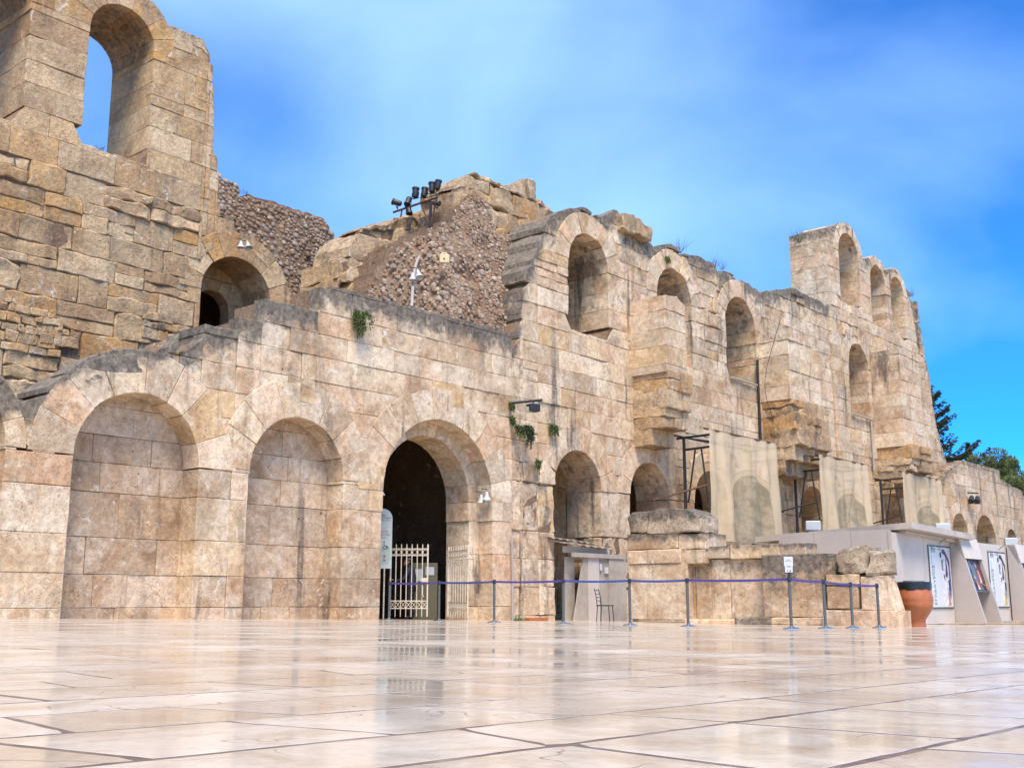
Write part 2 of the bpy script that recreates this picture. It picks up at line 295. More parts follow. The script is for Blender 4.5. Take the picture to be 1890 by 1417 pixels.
def link(name, acc, m, parent=None, label=None, cat=None, group=None, kind=None, origin=None, sharp=0.62):
    me = bpy.data.meshes.new(name)
    o = bpy.data.objects.new(name, me); COL.objects.link(o)
    base = Vector((0, 0, 0))
    if parent is not None:
        base = parent.get('_b', None); base = Vector(base) if base is not None else parent_world(parent)
        o.parent = parent
        if origin is not None: o.location = origin-base; base = origin
    elif origin is not None: o.location = origin; base = origin
    me.from_pydata([(v[0]-base.x, v[1]-base.y, v[2]-base.z) for v in acc.V], [], acc.Fc)
    me.polygons.foreach_set('use_smooth', acc.sm)
    if any(acc.sm): me.set_sharp_from_angle(angle=sharp)
    a = me.attributes.new('rnd', 'FLOAT', 'POINT'); a.data.foreach_set('value', acc.r)
    a = me.attributes.new('wx', 'FLOAT', 'POINT'); a.data.foreach_set('value', acc.w)
    if m: me.materials.append(M[m] if isinstance(m, str) else m)
    tag(o, label, cat, group, kind); return o
def parent_world(p):
    v = Vector(p.location)
    while p.parent: p = p.parent; v += p.location
    return v
def box(acc, c, sx, sy, sz, rot=0.0, r=0.5, bev=0.0):
    ca, sa = math.cos(rot), math.sin(rot); V = []
    if bev <= 0:
        for x, y, z in ((-1,-1,-1),(1,-1,-1),(1,1,-1),(-1,1,-1),(-1,-1,1),(1,-1,1),(1,1,1),(-1,1,1)):
            X, Y = x*sx/2, y*sy/2; V.append(Vector((c[0]+X*ca-Y*sa, c[1]+X*sa+Y*ca, c[2]+z*sz/2)))
        return acc.add(V, [(3,2,1,0),(4,5,6,7),(0,1,5,4),(1,2,6,5),(2,3,7,6),(3,0,4,7)], None, r)
    bm = bmesh.new(); bmesh.ops.create_cube(bm, size=1)
    for v in bm.verts: v.co = Vector((v.co.x*sx, v.co.y*sy, v.co.z*sz))
    bmesh.ops.bevel(bm, geom=list(bm.edges), offset=bev, segments=2, affect='EDGES', profile=0.5)
    for v in bm.verts: V.append(Vector((c[0]+v.co.x*ca-v.co.y*sa, c[1]+v.co.x*sa+v.co.y*ca, c[2]+v.co.z)))
    bm.verts.index_update(); Fc = [tuple(v.index for v in f.verts) for f in bm.faces]; bm.free()
    return acc.add(V, Fc, None, r)
def hexa(acc, P8, r=0.5):                               # box from eight corners: bottom 4, top 4
    return acc.add([Vector(p) for p in P8], [(3,2,1,0),(4,5,6,7),(0,1,5,4),(1,2,6,5),(2,3,7,6),(3,0,4,7)], None, r)
def tube(acc, pts, rad, n=8, cap=True, r=0.5):
    pts = [Vector(p) for p in pts]; rads = rad if isinstance(rad, (list, tuple)) else [rad]*len(pts); V = []; Fc = []; sm = []
    for i, p in enumerate(pts):
        d = (pts[min(i+1, len(pts)-1)]-pts[max(i-1, 0)]).normalized()
        x = d.cross(Vector((0, 0, 1)) if abs(d.z) < 0.9 else Vector((1, 0, 0))).normalized(); y = d.cross(x)
        for j in range(n):
            a = 2*math.pi*j/n; V.append(p+(x*math.cos(a)+y*math.sin(a))*rads[i])
    for i in range(len(pts)-1):
        for j in range(n):
            Fc.append((i*n+j, i*n+(j+1) % n, (i+1)*n+(j+1) % n, (i+1)*n+j)); sm.append(True)
    if cap:
        Fc.append(tuple(range(n))[::-1]); Fc.append(tuple((len(pts)-1)*n+j for j in range(n))); sm += [False, False]
    return acc.add(V, Fc, sm, r)
def lathe(acc, c, prof, n=20, axis=None, r=0.5):
    ax = (axis or ZV).normalized(); x = ax.cross(Vector((0, 1, 0)) if abs(ax.y) < 0.9 else Vector((1, 0, 0))).normalized(); y = ax.cross(x); c = Vector(c)
    V = []; Fc = []; sm = []
    for rr, z in prof:
        for j in range(n):
            a = 2*math.pi*j/n; V.append(c+ax*z+(x*math.cos(a)+y*math.sin(a))*max(rr, 1e-4))
    for i in range(len(prof)-1):
        for j in range(n): Fc.append((i*n+j, i*n+(j+1) % n, (i+1)*n+(j+1) % n, (i+1)*n+j)); sm.append(True)
    Fc.append(tuple(range(n))[::-1]); Fc.append(tuple((len(prof)-1)*n+j for j in range(n))); sm += [False, False]
    return acc.add(V, Fc, sm, r)
def nv(p, f, s=0.0): return noise.noise(Vector((p.x*f+s, p.y*f+s*1.7, p.z*f-s)))

# ------------------------------------------------------------------ masonry
def block_mesh(mapf, place, wf, depth, W, H, rng, rough=0.0, gap=0.004, bevel=0.014, cell=0.4, k=1, closed=True):
    bevel = bevel*0.45+0.026*rough; gap = gap+0.006*rough
    cell = cell*(1-rough)+0.17*rough
    nx = max(1, int(round(W/cell))); ny = max(1, int(round(H/cell)))
    eu = min(0.3, bevel*1.3/max(W, .05)); ev = min(0.3, bevel*1.3/max(H, .05))
    S = [0.0]+[eu+(1-2*eu)*i/nx for i in range(nx+1)]+[1.0]; T = [0.0]+[ev+(1-2*ev)*j/ny for j in range(ny+1)]+[1.0]
    gs, gt = gap/max(W, .05), gap/max(H, .05)
    amp = 0.004+0.075*rough+0.10*max(0, rough-0.5)
    off = rng.uniform(-0.007, 0.007)*(1+7*rough); tu = rng.uniform(-.006, .006); tz = rng.uniform(-.006, .006)
    chips = {c: (rng.uniform(0, 0.06+0.12*rough) if rng.random() < 0.22+0.5*rough else 0.0) for c in range(4)}
    V = []; idx = {}; sd = rng.random()*50
    ni, nj = len(S), len(T)
    def disp(p, a): 
        v = noise.noise_vector(Vector((p.x*2.1+sd*rough, p.y*2.1, p.z*2.1)))*a
        if rough > 0.3: v += noise.noise_vector(p*5.3)*a*0.45
        return v
    ca, cb = mapf(0.5, 0.5)
    for j in range(nj):
        for i in range(ni):
            s = gs+(1-2*gs)*S[i]; t = gt+(1-2*gt)*T[j]
            a, b = mapf(s, t); bd = (i in (0, ni-1))+(j in (0, nj-1))
            c = wf+off+tu*(s-.5)*W+tz*(t-.5)*H
            if bd: c -= bevel*(1.0 if bd == 1 else 1.8)
            if bd == 2:
                q = chips[(i > 0)*2+(j > 0)]; dl = math.hypot(ca-a, cb-b) or 1.0; a += (ca-a)/dl*q; b += (cb-b)/dl*q; c -= q*0.5
            p = place(a, b, c); p = p+disp(p, amp)
            V.append(p); idx[i, j] = len(V)-1
    Fc = []; sm = []
    for j in range(nj-1):
        for i in range(ni-1): Fc.append((idx[i, j], idx[i+1, j], idx[i+1, j+1], idx[i, j+1])); sm.append(True)
    ringi = [(i, 0) for i in range(ni)]+[(ni-1, j) for j in range(1, nj)]+[(i, nj-1) for i in range(ni-2, -1, -1)]+[(0, j) for j in range(nj-2, 0, -1)]
    prev = [idx[q] for q in ringi]; n = len(prev)
    kk = k if depth < 0.7 else max(k, 1+int(depth/(0.5-0.25*rough)))
    for m_ in range(1, kk+1):
        cur = []
        for (i, j) in ringi:
            s = gs+(1-2*gs)*S[i]; t = gt+(1-2*gt)*T[j]; a, b = mapf(s, t)
            p = place(a, b, wf-depth*m_/kk); p = p+disp(p, amp*(1.0 if m_ < kk else 0.4)); V.append(p); cur.append(len(V)-1)
        for q in range(n): Fc.append((prev[q], cur[q], cur[(q+1) % n], prev[(q+1) % n])); sm.append(rough > 0.35)
        prev = cur
    if closed: Fc.append(tuple(prev[::-1])); sm.append(False)
    return V, Fc, sm
class Top:                                              # piecewise linear skyline
    def __init__(s, pts, j=0.0): s.p = pts; s.j = j
    def __call__(s, u):
        return s.base(u)-(s.j*(max(0, noise.noise(Vector((u*1.7, 7.3, s.j))))+0.8*max(0, noise.noise(Vector((u*4.3, 1.3, s.j))))) if s.j else 0.0)
    def base(s, u):
        p = s.p
        if u <= p[0][0]: return p[0][1]
        for (a, b), (c, d) in zip(p, p[1:]):
            if u <= c: return b+(d-b)*(u-a)/max(c-a, 1e-6)
        return p[-1][1]
def arch(u0, u1, apex, sill, ring=0.7, depth=1.0, n=9, stilt=0.0):
    r = (u1-u0)/2; return dict(c=(u0+u1)/2, R=r, cz=apex-r, zs=sill, ring=ring, depth=depth, n=n, skip=())
class Wall:
    def __init__(s, name, label, cat, base_u, base_w, m='ashlar', limit=280, fr=None, core='mortar'):
        s.fr = fr or FA; p = s.fr.P(base_u, 0, base_w); p.z = G(p.x, p.y)
        s.t = thing(name, p, label, cat); s.b = p; s.items = []; s.core = Acc(); s.m = m; s.limit = limit; s.cm = core
    def put(s, kind, data, r, w, m=None):
        V = data[0]; xs = [proj(v) for v in V]; x0 = min(x for x, y in xs); x1 = max(x for x, y in xs); y0 = min(y for x, y in xs); y1 = max(y for x, y in xs)
        vis = not (x1 < -40 or x0 > 1930 or y1 < -30)
        if x1 < -500 or x0 > 2600 or y1 < -700: return
        s.items.append(((x1-x0)*(y1-y0) if vis else -1, kind, data, r, w, m or s.m))
    def course_wall(s, wf, u0, u1, top, zb, courses, ops=(), bw=(0.9, 1.7), depth=0.45, thick=1.2, rough=0.0, seed=1, wx=None, m=None, core=True, lip=0.05, ends=True, wxk=1.0, joint=None, split=0.0, ero=0.0):
        rng = random.Random(seed); fr = s.fr; prevj = []
        rf0 = rough if callable(rough) else (lambda u, z: rough)
        rf = (lambda u, z: rf0(u, z)+ero*max(0, noise.noise(Vector((u*0.42, z*0.5, 3.7)))-0.08)) if ero else rf0
        for z0, z1 in zip(courses, courses[1:]):
            if z1 <= zb: continue
            z0 = max(z0, zb)
            def lim(u, pad=0.0):
                lo, hi = z0, min(z1, top(u))
                for o in ops:
                    d = abs(u-o['c'])
                    if z1 <= o['zs']: continue
                    rm = o['R']+o['ring']*0.45
                    if d < o['R']+pad and z0 < o['cz']:
                        if z0 < o['zs']: hi = min(hi, o['zs']); continue
                        if z1 <= o['cz']: return (0, 0)
                    if d < rm and z1 > o['cz']: lo = max(lo, o['cz']+math.sqrt(max(0, rm*rm-d*d)))
                return (lo, hi)
            du = 0.04; nn = int((u1-u0)/du)+1; ok = [(lambda q: q[1]-q[0] > 0.09)(lim(u0+i*du)) for i in range(nn+1)]
            ivs = []; st = None
            for i in range(nn+2):
                g = i <= nn and u0+i*du <= u1+1e-6 and ok[i]
                if g and st is None: st = u0+i*du
                if not g and st is not None:
                    e = min(u1, u0+(i-1)*du)
                    if e-st > 0.1: ivs.append((st, e))
                    st = None
            js = []
            stp = [(p_[0]+q_[0])/2 for p_, q_ in zip(top.p, top.p[1:]) if abs(q_[1]-p_[1]) > 0.18 and abs(q_[1]-p_[1]) > 2.2*(q_[0]-p_[0])]
            iv2 = []
            for (a, b) in ivs:
                for c_ in sorted(stp):
                    if a+0.1 < c_ < b-0.1 and max(top(a+0.05), top(b-0.05)) > z0: iv2.append((a, c_)); a = c_
                iv2.append((a, b))
            ivs = iv2
            for (a, b) in ivs:
                cuts = [a]
                while b-cuts[-1] > bw[1]:
                    for _ in range(8):
                        c = cuts[-1]+rng.uniform(*bw)
                        if b-c < bw[0]*0.5: c = cuts[-1]+(b-cuts[-1])/2
                        if all(abs(c-q) > 0.18 for q in prevj): break
                    cuts.append(c)
                cuts.append(b); js += cuts[1:-1]
                for x0, x1 in zip(cuts, cuts[1:]):
                    if x1-x0 < 0.06: continue
                    mid = (x0+x1)/2; dp = depth
                    for o in ops:
                        if z1 > o['zs'] and z0 < o['cz']+0.1 and (abs(x0-o['c']-o['R']) < 0.12 or abs(x1-o['c']+o['R']) < 0.12): dp = max(dp, o['depth'])
                    if ends and (abs(x0-a) < 1e-6 and abs(x0-u0) < 0.1 or abs(x1-u1) < 0.1): dp = thick
                    if ends and min(top(x0-0.15), top(x1+0.15)) < z0-0.05: dp = thick
                    def mp_(q, t, x0=x0, x1=x1):
                        u = x0+(x1-x0)*q; lo, hi = lim(min(max(u, x0+0.03), x1-0.03))
                        if hi-lo < 0.02:
                            l2, h2 = lim(mid); lo = min(max(lo, l2), h2-0.02) if lo else l2; hi = max(hi, lo+0.02)
                        return (u, lo+(hi-lo)*t)
                    lo, hi = lim(mid); rr = rf(mid, (z0+z1)/2); rr = max(0, min(1, rr*rng.uniform(0.6, 1.35)))
                    parts = [(0.0, 1.0, 0.0, 1.0)]
                    if split and rng.random() < (split(mid, z0) if callable(split) else split) and hi-lo > 0.4:
                        c_ = rng.uniform(.4, .6)
                        if x1-x0 > 0.7 and rng.random() < 0.5: e_ = rng.uniform(.35, .65); parts = [(0, e_, 0, c_), (e_, 1, 0, c_), (0, 1, c_, 1)]
                        else: parts = [(0, 1, 0, c_), (0, 1, c_, 1)]
                    for (sa, sb, ta, tb) in parts:
                        d_ = block_mesh(lambda q, t: mp_(sa+(sb-sa)*q, ta+(tb-ta)*t), fr.P, wf, dp, (x1-x0)*(sb-sa), max((hi-lo)*(tb-ta), .1), rng, rr, joint or 0.004)
                        ww = [min(1.0, max(0.0, 1-(top((v-fr.o).dot(fr.u))-v.z)/0.95))*wxk+(wx((v-fr.o).dot(fr.u), v.z) if wx else 0.0) for v in d_[0]]
                        s.put('block', d_, rng.random(), ww, m)
                if core:
                    aa, bb = a+lip, b-lip
                    if bb-aa > 0.1:
                        n = max(1, int((bb-aa)/0.35)); V = []; Fc = []
                        for i in range(n+1):
                            u = aa+(bb-aa)*i/n; lo, hi = lim(u)
                            if hi-lo < 0.02: l2, h2 = lim((a+b)/2); lo = min(max(lo, l2), h2); hi = max(lo+0.02, min(hi, z1))
                            if top(u) < z1+0.02: hi = max(lo+0.01, hi-0.06)
                            V += [fr.P(u, lo, wf-0.055), fr.P(u, hi, wf-0.055), fr.P(u, hi, wf-thick+0.02), fr.P(u, lo, wf-thick+0.02)]
                        for i in range(n):
                            q = 4*i
                            Fc += [(q, q+4, q+5, q+1), (q+1, q+5, q+6, q+2), (q+2, q+6, q+7, q+3), (q+3, q+7, q+4, q)]
                        Fc += [(0, 1, 2, 3), (4*n+3, 4*n+2, 4*n+1, 4*n)]
                        s.core.add(V, Fc, None, rng.random())
            prevj = js
        for o in ops:
            s.ring(wf, o, rng, rf, courses, m, top, wxk)
    def ring(s, wf, o, rng, rf, courses, m, top, wxk=1.0):
        soot_shade = o.get('soot_shade', 0)  # soot with recess shade painted in, behind the wall face
        if not o['ring']: return
        n = o['n']; fr = s.fr; ang = [math.pi*(1-i/n) for i in range(n+1)]
        ang = [ang[0]]+[a+rng.uniform(-.18, .18)*math.pi/n for a in ang[1:-1]]+[ang[-1]]
        for i in range(n):
            if i in o['skip']: continue
            a0, a1 = ang[i], ang[i+1]; r0, r1 = o['R'], o['R']+o['ring']*rng.uniform(0.94, 1.06)
            def mp_(q, t, a0=a0, a1=a1, r0=r0, r1=r1):
                a = a0+(a1-a0)*q; r = r0+(r1-r0)*t; u = o['c']+r*math.cos(a); z = o['cz']+r*math.sin(a)
                return (u, z)
            rr = max(0, min(1, rf(o['c']+r1*math.cos(a0), o['cz']+r1*math.sin(a0))*rng.uniform(.5, 1.1)))*0.7
            d_ = block_mesh(mp_, fr.P, wf+0.012, o['depth'], abs(a1-a0)*(r0+r1)/2, r1-r0, rng, rr, 0.004, cell=0.3)
            ww = [min(1.0, max(0.0, 1-(top((v-fr.o).dot(fr.u))-v.z)/0.6))*wxk for v in d_[0]]
            if soot_shade: ww = [max(q, soot_shade if (v-fr.o).dot(fr.n) < wf-0.25 else 0.0) for q, v in zip(ww, d_[0])]
            s.put('voussoir', d_, rng.random(), ww, m)
        if o['zs'] > 1:
            x0_, x1_ = o['c']-o['R']-0.06, o['c']+o['R']+0.06; nS = 2 if x1_-x0_ > 1.6 else 1
            for i in range(nS):
                xa, xb = x0_+(x1_-x0_)*i/nS, x0_+(x1_-x0_)*(i+1)/nS
                d_ = block_mesh(lambda q, t: (xa+(xb-xa)*q, o['zs']-0.42+(0.42+0.05*math.sin(q*5+i))*t), fr.P, wf-0.012, o['depth'], xb-xa, 0.42, rng, rf(o['c'], o['zs'])*0.8, 0.004); s.put('sill', d_, rng.random(), 0.25, m)
        zl = max([z for z in courses if z <= o['cz']+1e-6] or [o['cz']])
        if o['cz']-zl > 0.05:
            for sg in (-1, 1):
                x0, x1 = sorted((o['c']+sg*o['R'], o['c']+sg*(o['R']+o['ring']*0.55)))
                d_ = block_mesh(lambda q, t: (x0+(x1-x0)*q, zl+(o['cz']-zl)*t), fr.P, wf+0.006, o['depth'], x1-x0, o['cz']-zl, rng, 0.1, 0.003)
                s.put('voussoir', d_, rng.random(), 0.0, m)
    def finish(s):
        s.items.sort(key=lambda q: -q[0]); rest = {}; cnt = 0
        for ar, kind, (V, Fc, sm), r, w, m in s.items:
            if ar > 60 and cnt < s.limit:
                a = Acc(); a.add(V, Fc, sm, r, w); link(kind, a, m, s.t, origin=V[0].copy(), sharp=0.42); cnt += 1
            else: rest.setdefault(m, Acc()).add(V, Fc, sm, r, w)
        for m, a in rest.items(): link('masonry', a, m, s.t, kind='stuff', sharp=0.42)
        if s.core.V: link('rubble_core', s.core, s.cm, s.t)
        return s.t
def chamber(s, u0, u1, z0, z1, w0, w1, m='mortar'):     # dark closed room behind an opening: walls of 0.25 m
    a = Acc(); P = s.fr.P; t = 0.25
    def bx(ua, ub, za, zb, wa, wb): hexa(a, [P(ua, za, wb), P(ub, za, wb), P(ub, za, wa), P(ua, za, wa), P(ua, zb, wb), P(ub, zb, wb), P(ub, zb, wa), P(ua, zb, wa)])
    bx(u0-t, u0, z0, z1, w1, w0); bx(u1, u1+t, z0, z1, w1, w0); bx(u0-t, u1+t, z0, z1+t, w1-t, w1); bx(u0-t, u1+t, z1, z1+t, w1, w0)
    link('chamber_lining', a, m, s.t)
def lvl(z, h, top, rng, j=0.04):                         # course levels
    r = [z]
    while r[-1] < top: r.append(r[-1]+h*rng.uniform(1-j*3, 1+j*3))
    return r
def sky_pts(l, w, fr=None, j=0.0): 
    o = [(fr or FA).pt(x, y, w) for x, y in l]; o.sort(key=lambda q: q[0]); return Top(o, j)

# ================================================================== the ground
rng = random.Random(7)
a = Acc(); S_ = 900
a.add([Vector((x, y, G(x, y)-0.02)) for x, y in ((-S_, -60), (S_, -60), (S_, S_), (-S_, S_))], [(0, 1, 2, 3)])
plaza = link('plaza_ground', a, 'joint', kind='structure')
a = Acc(); n_ = 14; a.add([Vector((-14+62*i/n_, -1.5+63*j/n_, G(-14+62*i/n_, -1.5+63*j/n_)-0.0006)) for j in range(n_+1) for i in range(n_+1)], [(j*(n_+1)+i, j*(n_+1)+i+1, (j+1)*(n_+1)+i+1, (j+1)*(n_+1)+i) for j in range(n_) for i in range(n_)])
link('joint_mortar', a, 'joint', plaza)
tag(plaza, 'wet marble paved plaza in front of the ruin', 'ground')
def place_ground(a_, b_, c_):
    p = U*a_-N*b_; return Vector((p.x, p.y, G(p.x, p.y)+c_))
near = []; far = Acc()
v = -7.5
while v < 22.6:
    h = rng.uniform(0.34, 0.62) if v < 9 else rng.uniform(0.5, 0.8)
    u = -9.0+rng.uniform(0, 1); skp = 0.0
    while u < 62:
        ln = rng.uniform(0.55, 1.35) if v < 9 else rng.uniform(0.7, 1.5)
        sk = [skp, rng.uniform(-.07, .07)]; skp = sk[1]; c = place_ground(u+ln/2, v+h/2, 0); q = proj(c); dist = c.length
        seen = c.y > 0.6 and -260 < q[0] < 2150
        if c.y > -2.5 and c.y < 62 and (seen or dist < 16 or -1500 < q[0] < 3400):
            gap = rng.uniform(0.003, 0.014) if dist < 8 else 0.011
            tl = [0, 0]; dz = rng.uniform(0, .0004)
            if dist < 8 and (seen or (dist < 3 and c.y > 0.3)):
                loop = []; st_ = 0.05 if dist < 4 else 0.12; ch = [rng.uniform(0, 0.03) if rng.random() < .45 else 0.0 for _ in range(4)]; pass
                cs4 = [(u+gap+sk[0], v+gap), (u+ln-gap+sk[1], v+gap), (u+ln-gap-sk[1], v+h-gap), (u+gap-sk[0], v+h-gap)]
                for e in range(4):
                    (xa, ya), (xb, yb) = cs4[e], cs4[(e+1) % 4]; L_ = math.hypot(xb-xa, yb-ya); n_ = max(2, int(L_/st_))
                    for k_ in range(n_):
                        s_ = k_/n_; x_, y_ = xa+(xb-xa)*s_, ya+(yb-ya)*s_; nx_, ny_ = -(yb-ya)/L_, (xb-xa)/L_
                        wv = 0.009*abs(noise.noise(Vector((x_*6, y_*6, e*3))))+0.007*max(0, noise.noise(Vector((x_*21, y_*21, e))))
                        q_ = max(0, ch[e]-s_*L_)+max(0, ch[(e+1) % 4]-(1-s_)*L_)
                        loop.append((x_+nx_*(wv+q_*.7), y_+ny_*(wv+q_*.7)))
                n_ = len(loop); cxm, cym = u+ln/2, v+h/2; V = []
                for kk_, c_ in ((1.0, -.015), (1.0, -.0004), (None, 0.0)):
                    for x_, y_ in loop:
                        if kk_ is None: d2 = math.hypot(cxm-x_, cym-y_); x_, y_ = x_+(cxm-x_)/d2*.002, y_+(cym-y_)/d2*.002
                        V.append(place_ground(x_, y_, c_+dz+tl[0]*(x_-u)+tl[1]*(y_-v)))
                Fc = [(i, (i+1) % n_, n_+(i+1) % n_, n_+i) for i in range(n_)]+[(n_+i, n_+(i+1) % n_, 2*n_+(i+1) % n_, 2*n_+i) for i in range(n_)]+[tuple(range(2*n_, 3*n_))]
                near.append((dist, V, Fc, [False]*len(Fc), rng.random()))
            else:
                e = gap+0.004; V = []
                for s_, t_, c_ in ((0, 0, -.015), (1, 0, -.015), (1, 1, -.015), (0, 1, -.015), (0, 0, 0), (1, 0, 0), (1, 1, 0), (0, 1, 0)):
                    V.append(place_ground(u+gap+(ln-2*gap)*s_, v+gap+(h-2*gap)*t_, c_+dz))
                for s_, t_ in ((0, 0), (1, 0), (1, 1), (0, 1)):
                    V.append(place_ground(u+e*1.6+(ln-3.2*e)*s_, v+e*1.6+(h-3.2*e)*t_, dz))
                Fc = [(0, 1, 5, 4), (1, 2, 6, 5), (2, 3, 7, 6), (3, 0, 4, 7), (4, 5, 9, 8), (5, 6, 10, 9), (6, 7, 11, 10), (7, 4, 8, 11), (8, 9, 10, 11)]
                far.add(V, Fc, None, rng.random())
        u += ln
    v += h
near.sort(key=lambda q: q[0])
for i, (d, V, Fc, sm, r) in enumerate(near):
    if i < 290: link('paving_slab', Acc().add(V, Fc, sm, r), 'marble', plaza, origin=V[0].copy())
    else: far.add(V, Fc, sm, r)
link('paving', far, 'marble', plaza, kind='stuff')

# ================================================================== left arcade wall
def uz(px, py, w): return pt(px, py, w)
UE = uz(945, 850, WA)[0]
W1 = Wall('arcade_wall', 'low cream ashlar wall with two blind arches and a tall open entrance arch', 'wall', 17, WA, 'ashlar', 290)
Z0 = -0.75
LV = [Z0]+[uz(60, y, WA)[1] for y in (1122, 1056, 982, 892)]+[3.31]
r1 = random.Random(3)
while LV[-1] < 9.2: LV.append(LV[-1]+r1.uniform(0.60, 0.70))
d1 = WA-solve_w(uz(367, 900, WA)[0], 338, 900)
A0 = arch(uz(8, 830, WA)[0]-3.0, uz(8, 830, WA)[0], 4.86, -2, 0.45, d1, 8)
A1 = arch(uz(136, 836, WA)[0], uz(367, 849, WA)[0], uz(240, 722, WA)[1], -2, 0.97, d1, 8)
A2 = arch(uz(461, 874, WA)[0], uz(634, 861, WA)[0], uz(542, 769, WA)[1], -2, 0.93, d1, 8)
AE = arch(uz(708, 874, WA)[0], uz(908, 896, WA)[0], uz(806, 774, WA)[1], -2, 0.90, 0.5, 11)
wE1 = solve_w(AE['c']+AE['R'], 882, 900); AE['depth'] = WA-wE1
top1 = sky_pts([(-80, 752), (0, 752), (61, 733), (100, 705), (150, 671), (193, 652), (254, 645), (305, 652), (333, 658), (335, 609), (376, 618), (378, 595), (440, 609), (442, 584), (485, 593), (487, 548), (552, 562), (588, 570), (590, 520), (606, 524), (945, 613)], WA, j=0.10)
W1.course_wall(WA, 6.0, UE, top1, Z0, LV, [A0, A1, A2, AE], (0.85, 1.75), 0.45, 1.35, lambda u, z: 0.05 if z < 5 else (0.16 if u > 17.5 else 0.3), 11, wx=lambda u, z: 0.22, ero=0.25)
for o, sd in ((A0, 5), (A1, 6), (A2, 7)):
    W1.course_wall(WA-d1, o['c']-o['R']-0.1, o['c']+o['R']+0.1, Top([(0, 5.3)]), Z0, LV, (), (0.7, 1.9), 0.3, 0.4, 0.06, sd, core=False, wxk=0, m='niche')
u1i = uz(865, 905, wE1)[0]; Ri = u1i-AE['c']
w2i = solve_w(u1i, 823, 905)
AI = arch(AE['c']-Ri, u1i, AE['cz']+Ri, -2, AE['R']-Ri+0.15, wE1-w2i, 11)
W1.course_wall(wE1, AE['c']-AE['R']-0.6, AE['c']+AE['R']+0.6, Top([(0, AE['cz']+AE['R']+0.5)]), Z0, LV, [AI], (0.7, 1.3), 0.4, wE1-w2i, 0.06, 21, wxk=0)
chamber(W1, AE['c']-2.6, AE['c']+6.0, -1.2, 5.9, w2i-0.03, w2i-6.5)
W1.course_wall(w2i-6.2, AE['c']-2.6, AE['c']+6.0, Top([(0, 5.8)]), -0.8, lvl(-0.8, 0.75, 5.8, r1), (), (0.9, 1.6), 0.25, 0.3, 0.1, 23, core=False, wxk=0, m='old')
W1.finish()

# ================================================================== set back upper wall (left)
W2 = Wall('rear_wall', 'tall weathered rear wall with an open arched window against the sky', 'wall', 16, WB, 'old', 290)
tu0, tu1 = uz(157, 180, WB)[0], uz(281, 150, WB)[0]
TA = arch(tu0, tu1, uz(213, 5, WB)[1], uz(154, 267, WB)[1], 0.75, WB-solve_w(tu1, 206, 150), 9)
TL = arch(uz(48, 110, WB)[0]-(tu1-tu0), uz(48, 110, WB)[0], TA['cz']+TA['R'], TA['zs'], 0.75, TA['depth'], 9)
WI = arch(uz(370, 560, WB)[0], uz(500, 550, WB)[0], uz(432, 474, WB)[1], 7.2, 0.85, 1.5, 8)
top2 = sky_pts([(-200, -90), (225, -45), (262, -8), (275, 16), (292, 34), (340, 50), (380, 67), (385, 82), (388, 103), (394, 125), (395, 270), (400, 285), (404, 318), (406, 392), (432, 398), (434, 425), (470, 440), (520, 500), (545, 560)], WB, j=0.22)
rngB = random.Random(5); TA['soot_shade'] = TL['soot_shade'] = 0.62; WI['soot_shade'] = 0.5
LB = lvl(4.6, 0.74, 20, rngB)
W2.course_wall(WB, 9.0, uz(545, 560, WB)[0], top2, 4.6, LB, [TL, TA, WI], (0.8, 1.8), 0.5, TA['depth'], lambda u, z: (0.10 if z > 12.4 else 0.55+0.4*max(0, noise.noise(Vector((u*0.5, z*0.6, 4)))) if u < 18.2 else 0.12), 31, wxk=0.5, split=lambda u, z: 0.12 if z > 12 or u > 18 else 0.42, wx=lambda u, z: 0.14, ero=0.9)
# inner arch behind the small window, and its back
WI2 = arch(WI['c']-0.55, WI['c']+0.75, WI['cz']+0.55, 7.0, 0.35, 0.5, 7)
W2.course_wall(WB-1.5, WI['c']-2.0, WI['c']+2.6, Top([(0, WI['cz']+WI['R']+0.5)]), 6.0, LB, [WI2], (0.6, 1.1), 0.3, 0.5, 0.3, 33, wxk=0)
chamber(W2, WI['c']-2.6, WI['c']+3.2, 5.6, 12.0, WB-1.9, WB-5)
ICO = []
def _ico():
    for k_ in range(8):
        bm = bmesh.new(); bmesh.ops.create_icosphere(bm, subdivisions=1, radius=1); rr = random.Random(k_)
        for v_ in bm.verts: v_.co *= 1+0.38*noise.noise(v_.co*1.1+Vector((k_*5, 0, 0)))+rr.uniform(-.14, .14)
        
        for v_ in bm.verts:
            q = v_.co; mxx = max(abs(q.x), abs(q.y), abs(q.z)); v_.co = q*(0.45+0.55*0.85/mxx)
        bm.verts.index_update(); ICO.append(([v_.co.copy() for v_ in bm.verts], [tuple(x.index for x in f.verts) for f in bm.faces])); bm.free()
_ico()
def in_poly(x, y, P):
    c = False
    for (x0, y0), (x1, y1) in zip(P, P[1:]+P[:1]):
        if (y0 > y) != (y1 > y) and x < (x1-x0)*(y-y0)/(y1-y0)+x0: c = not c
    return c
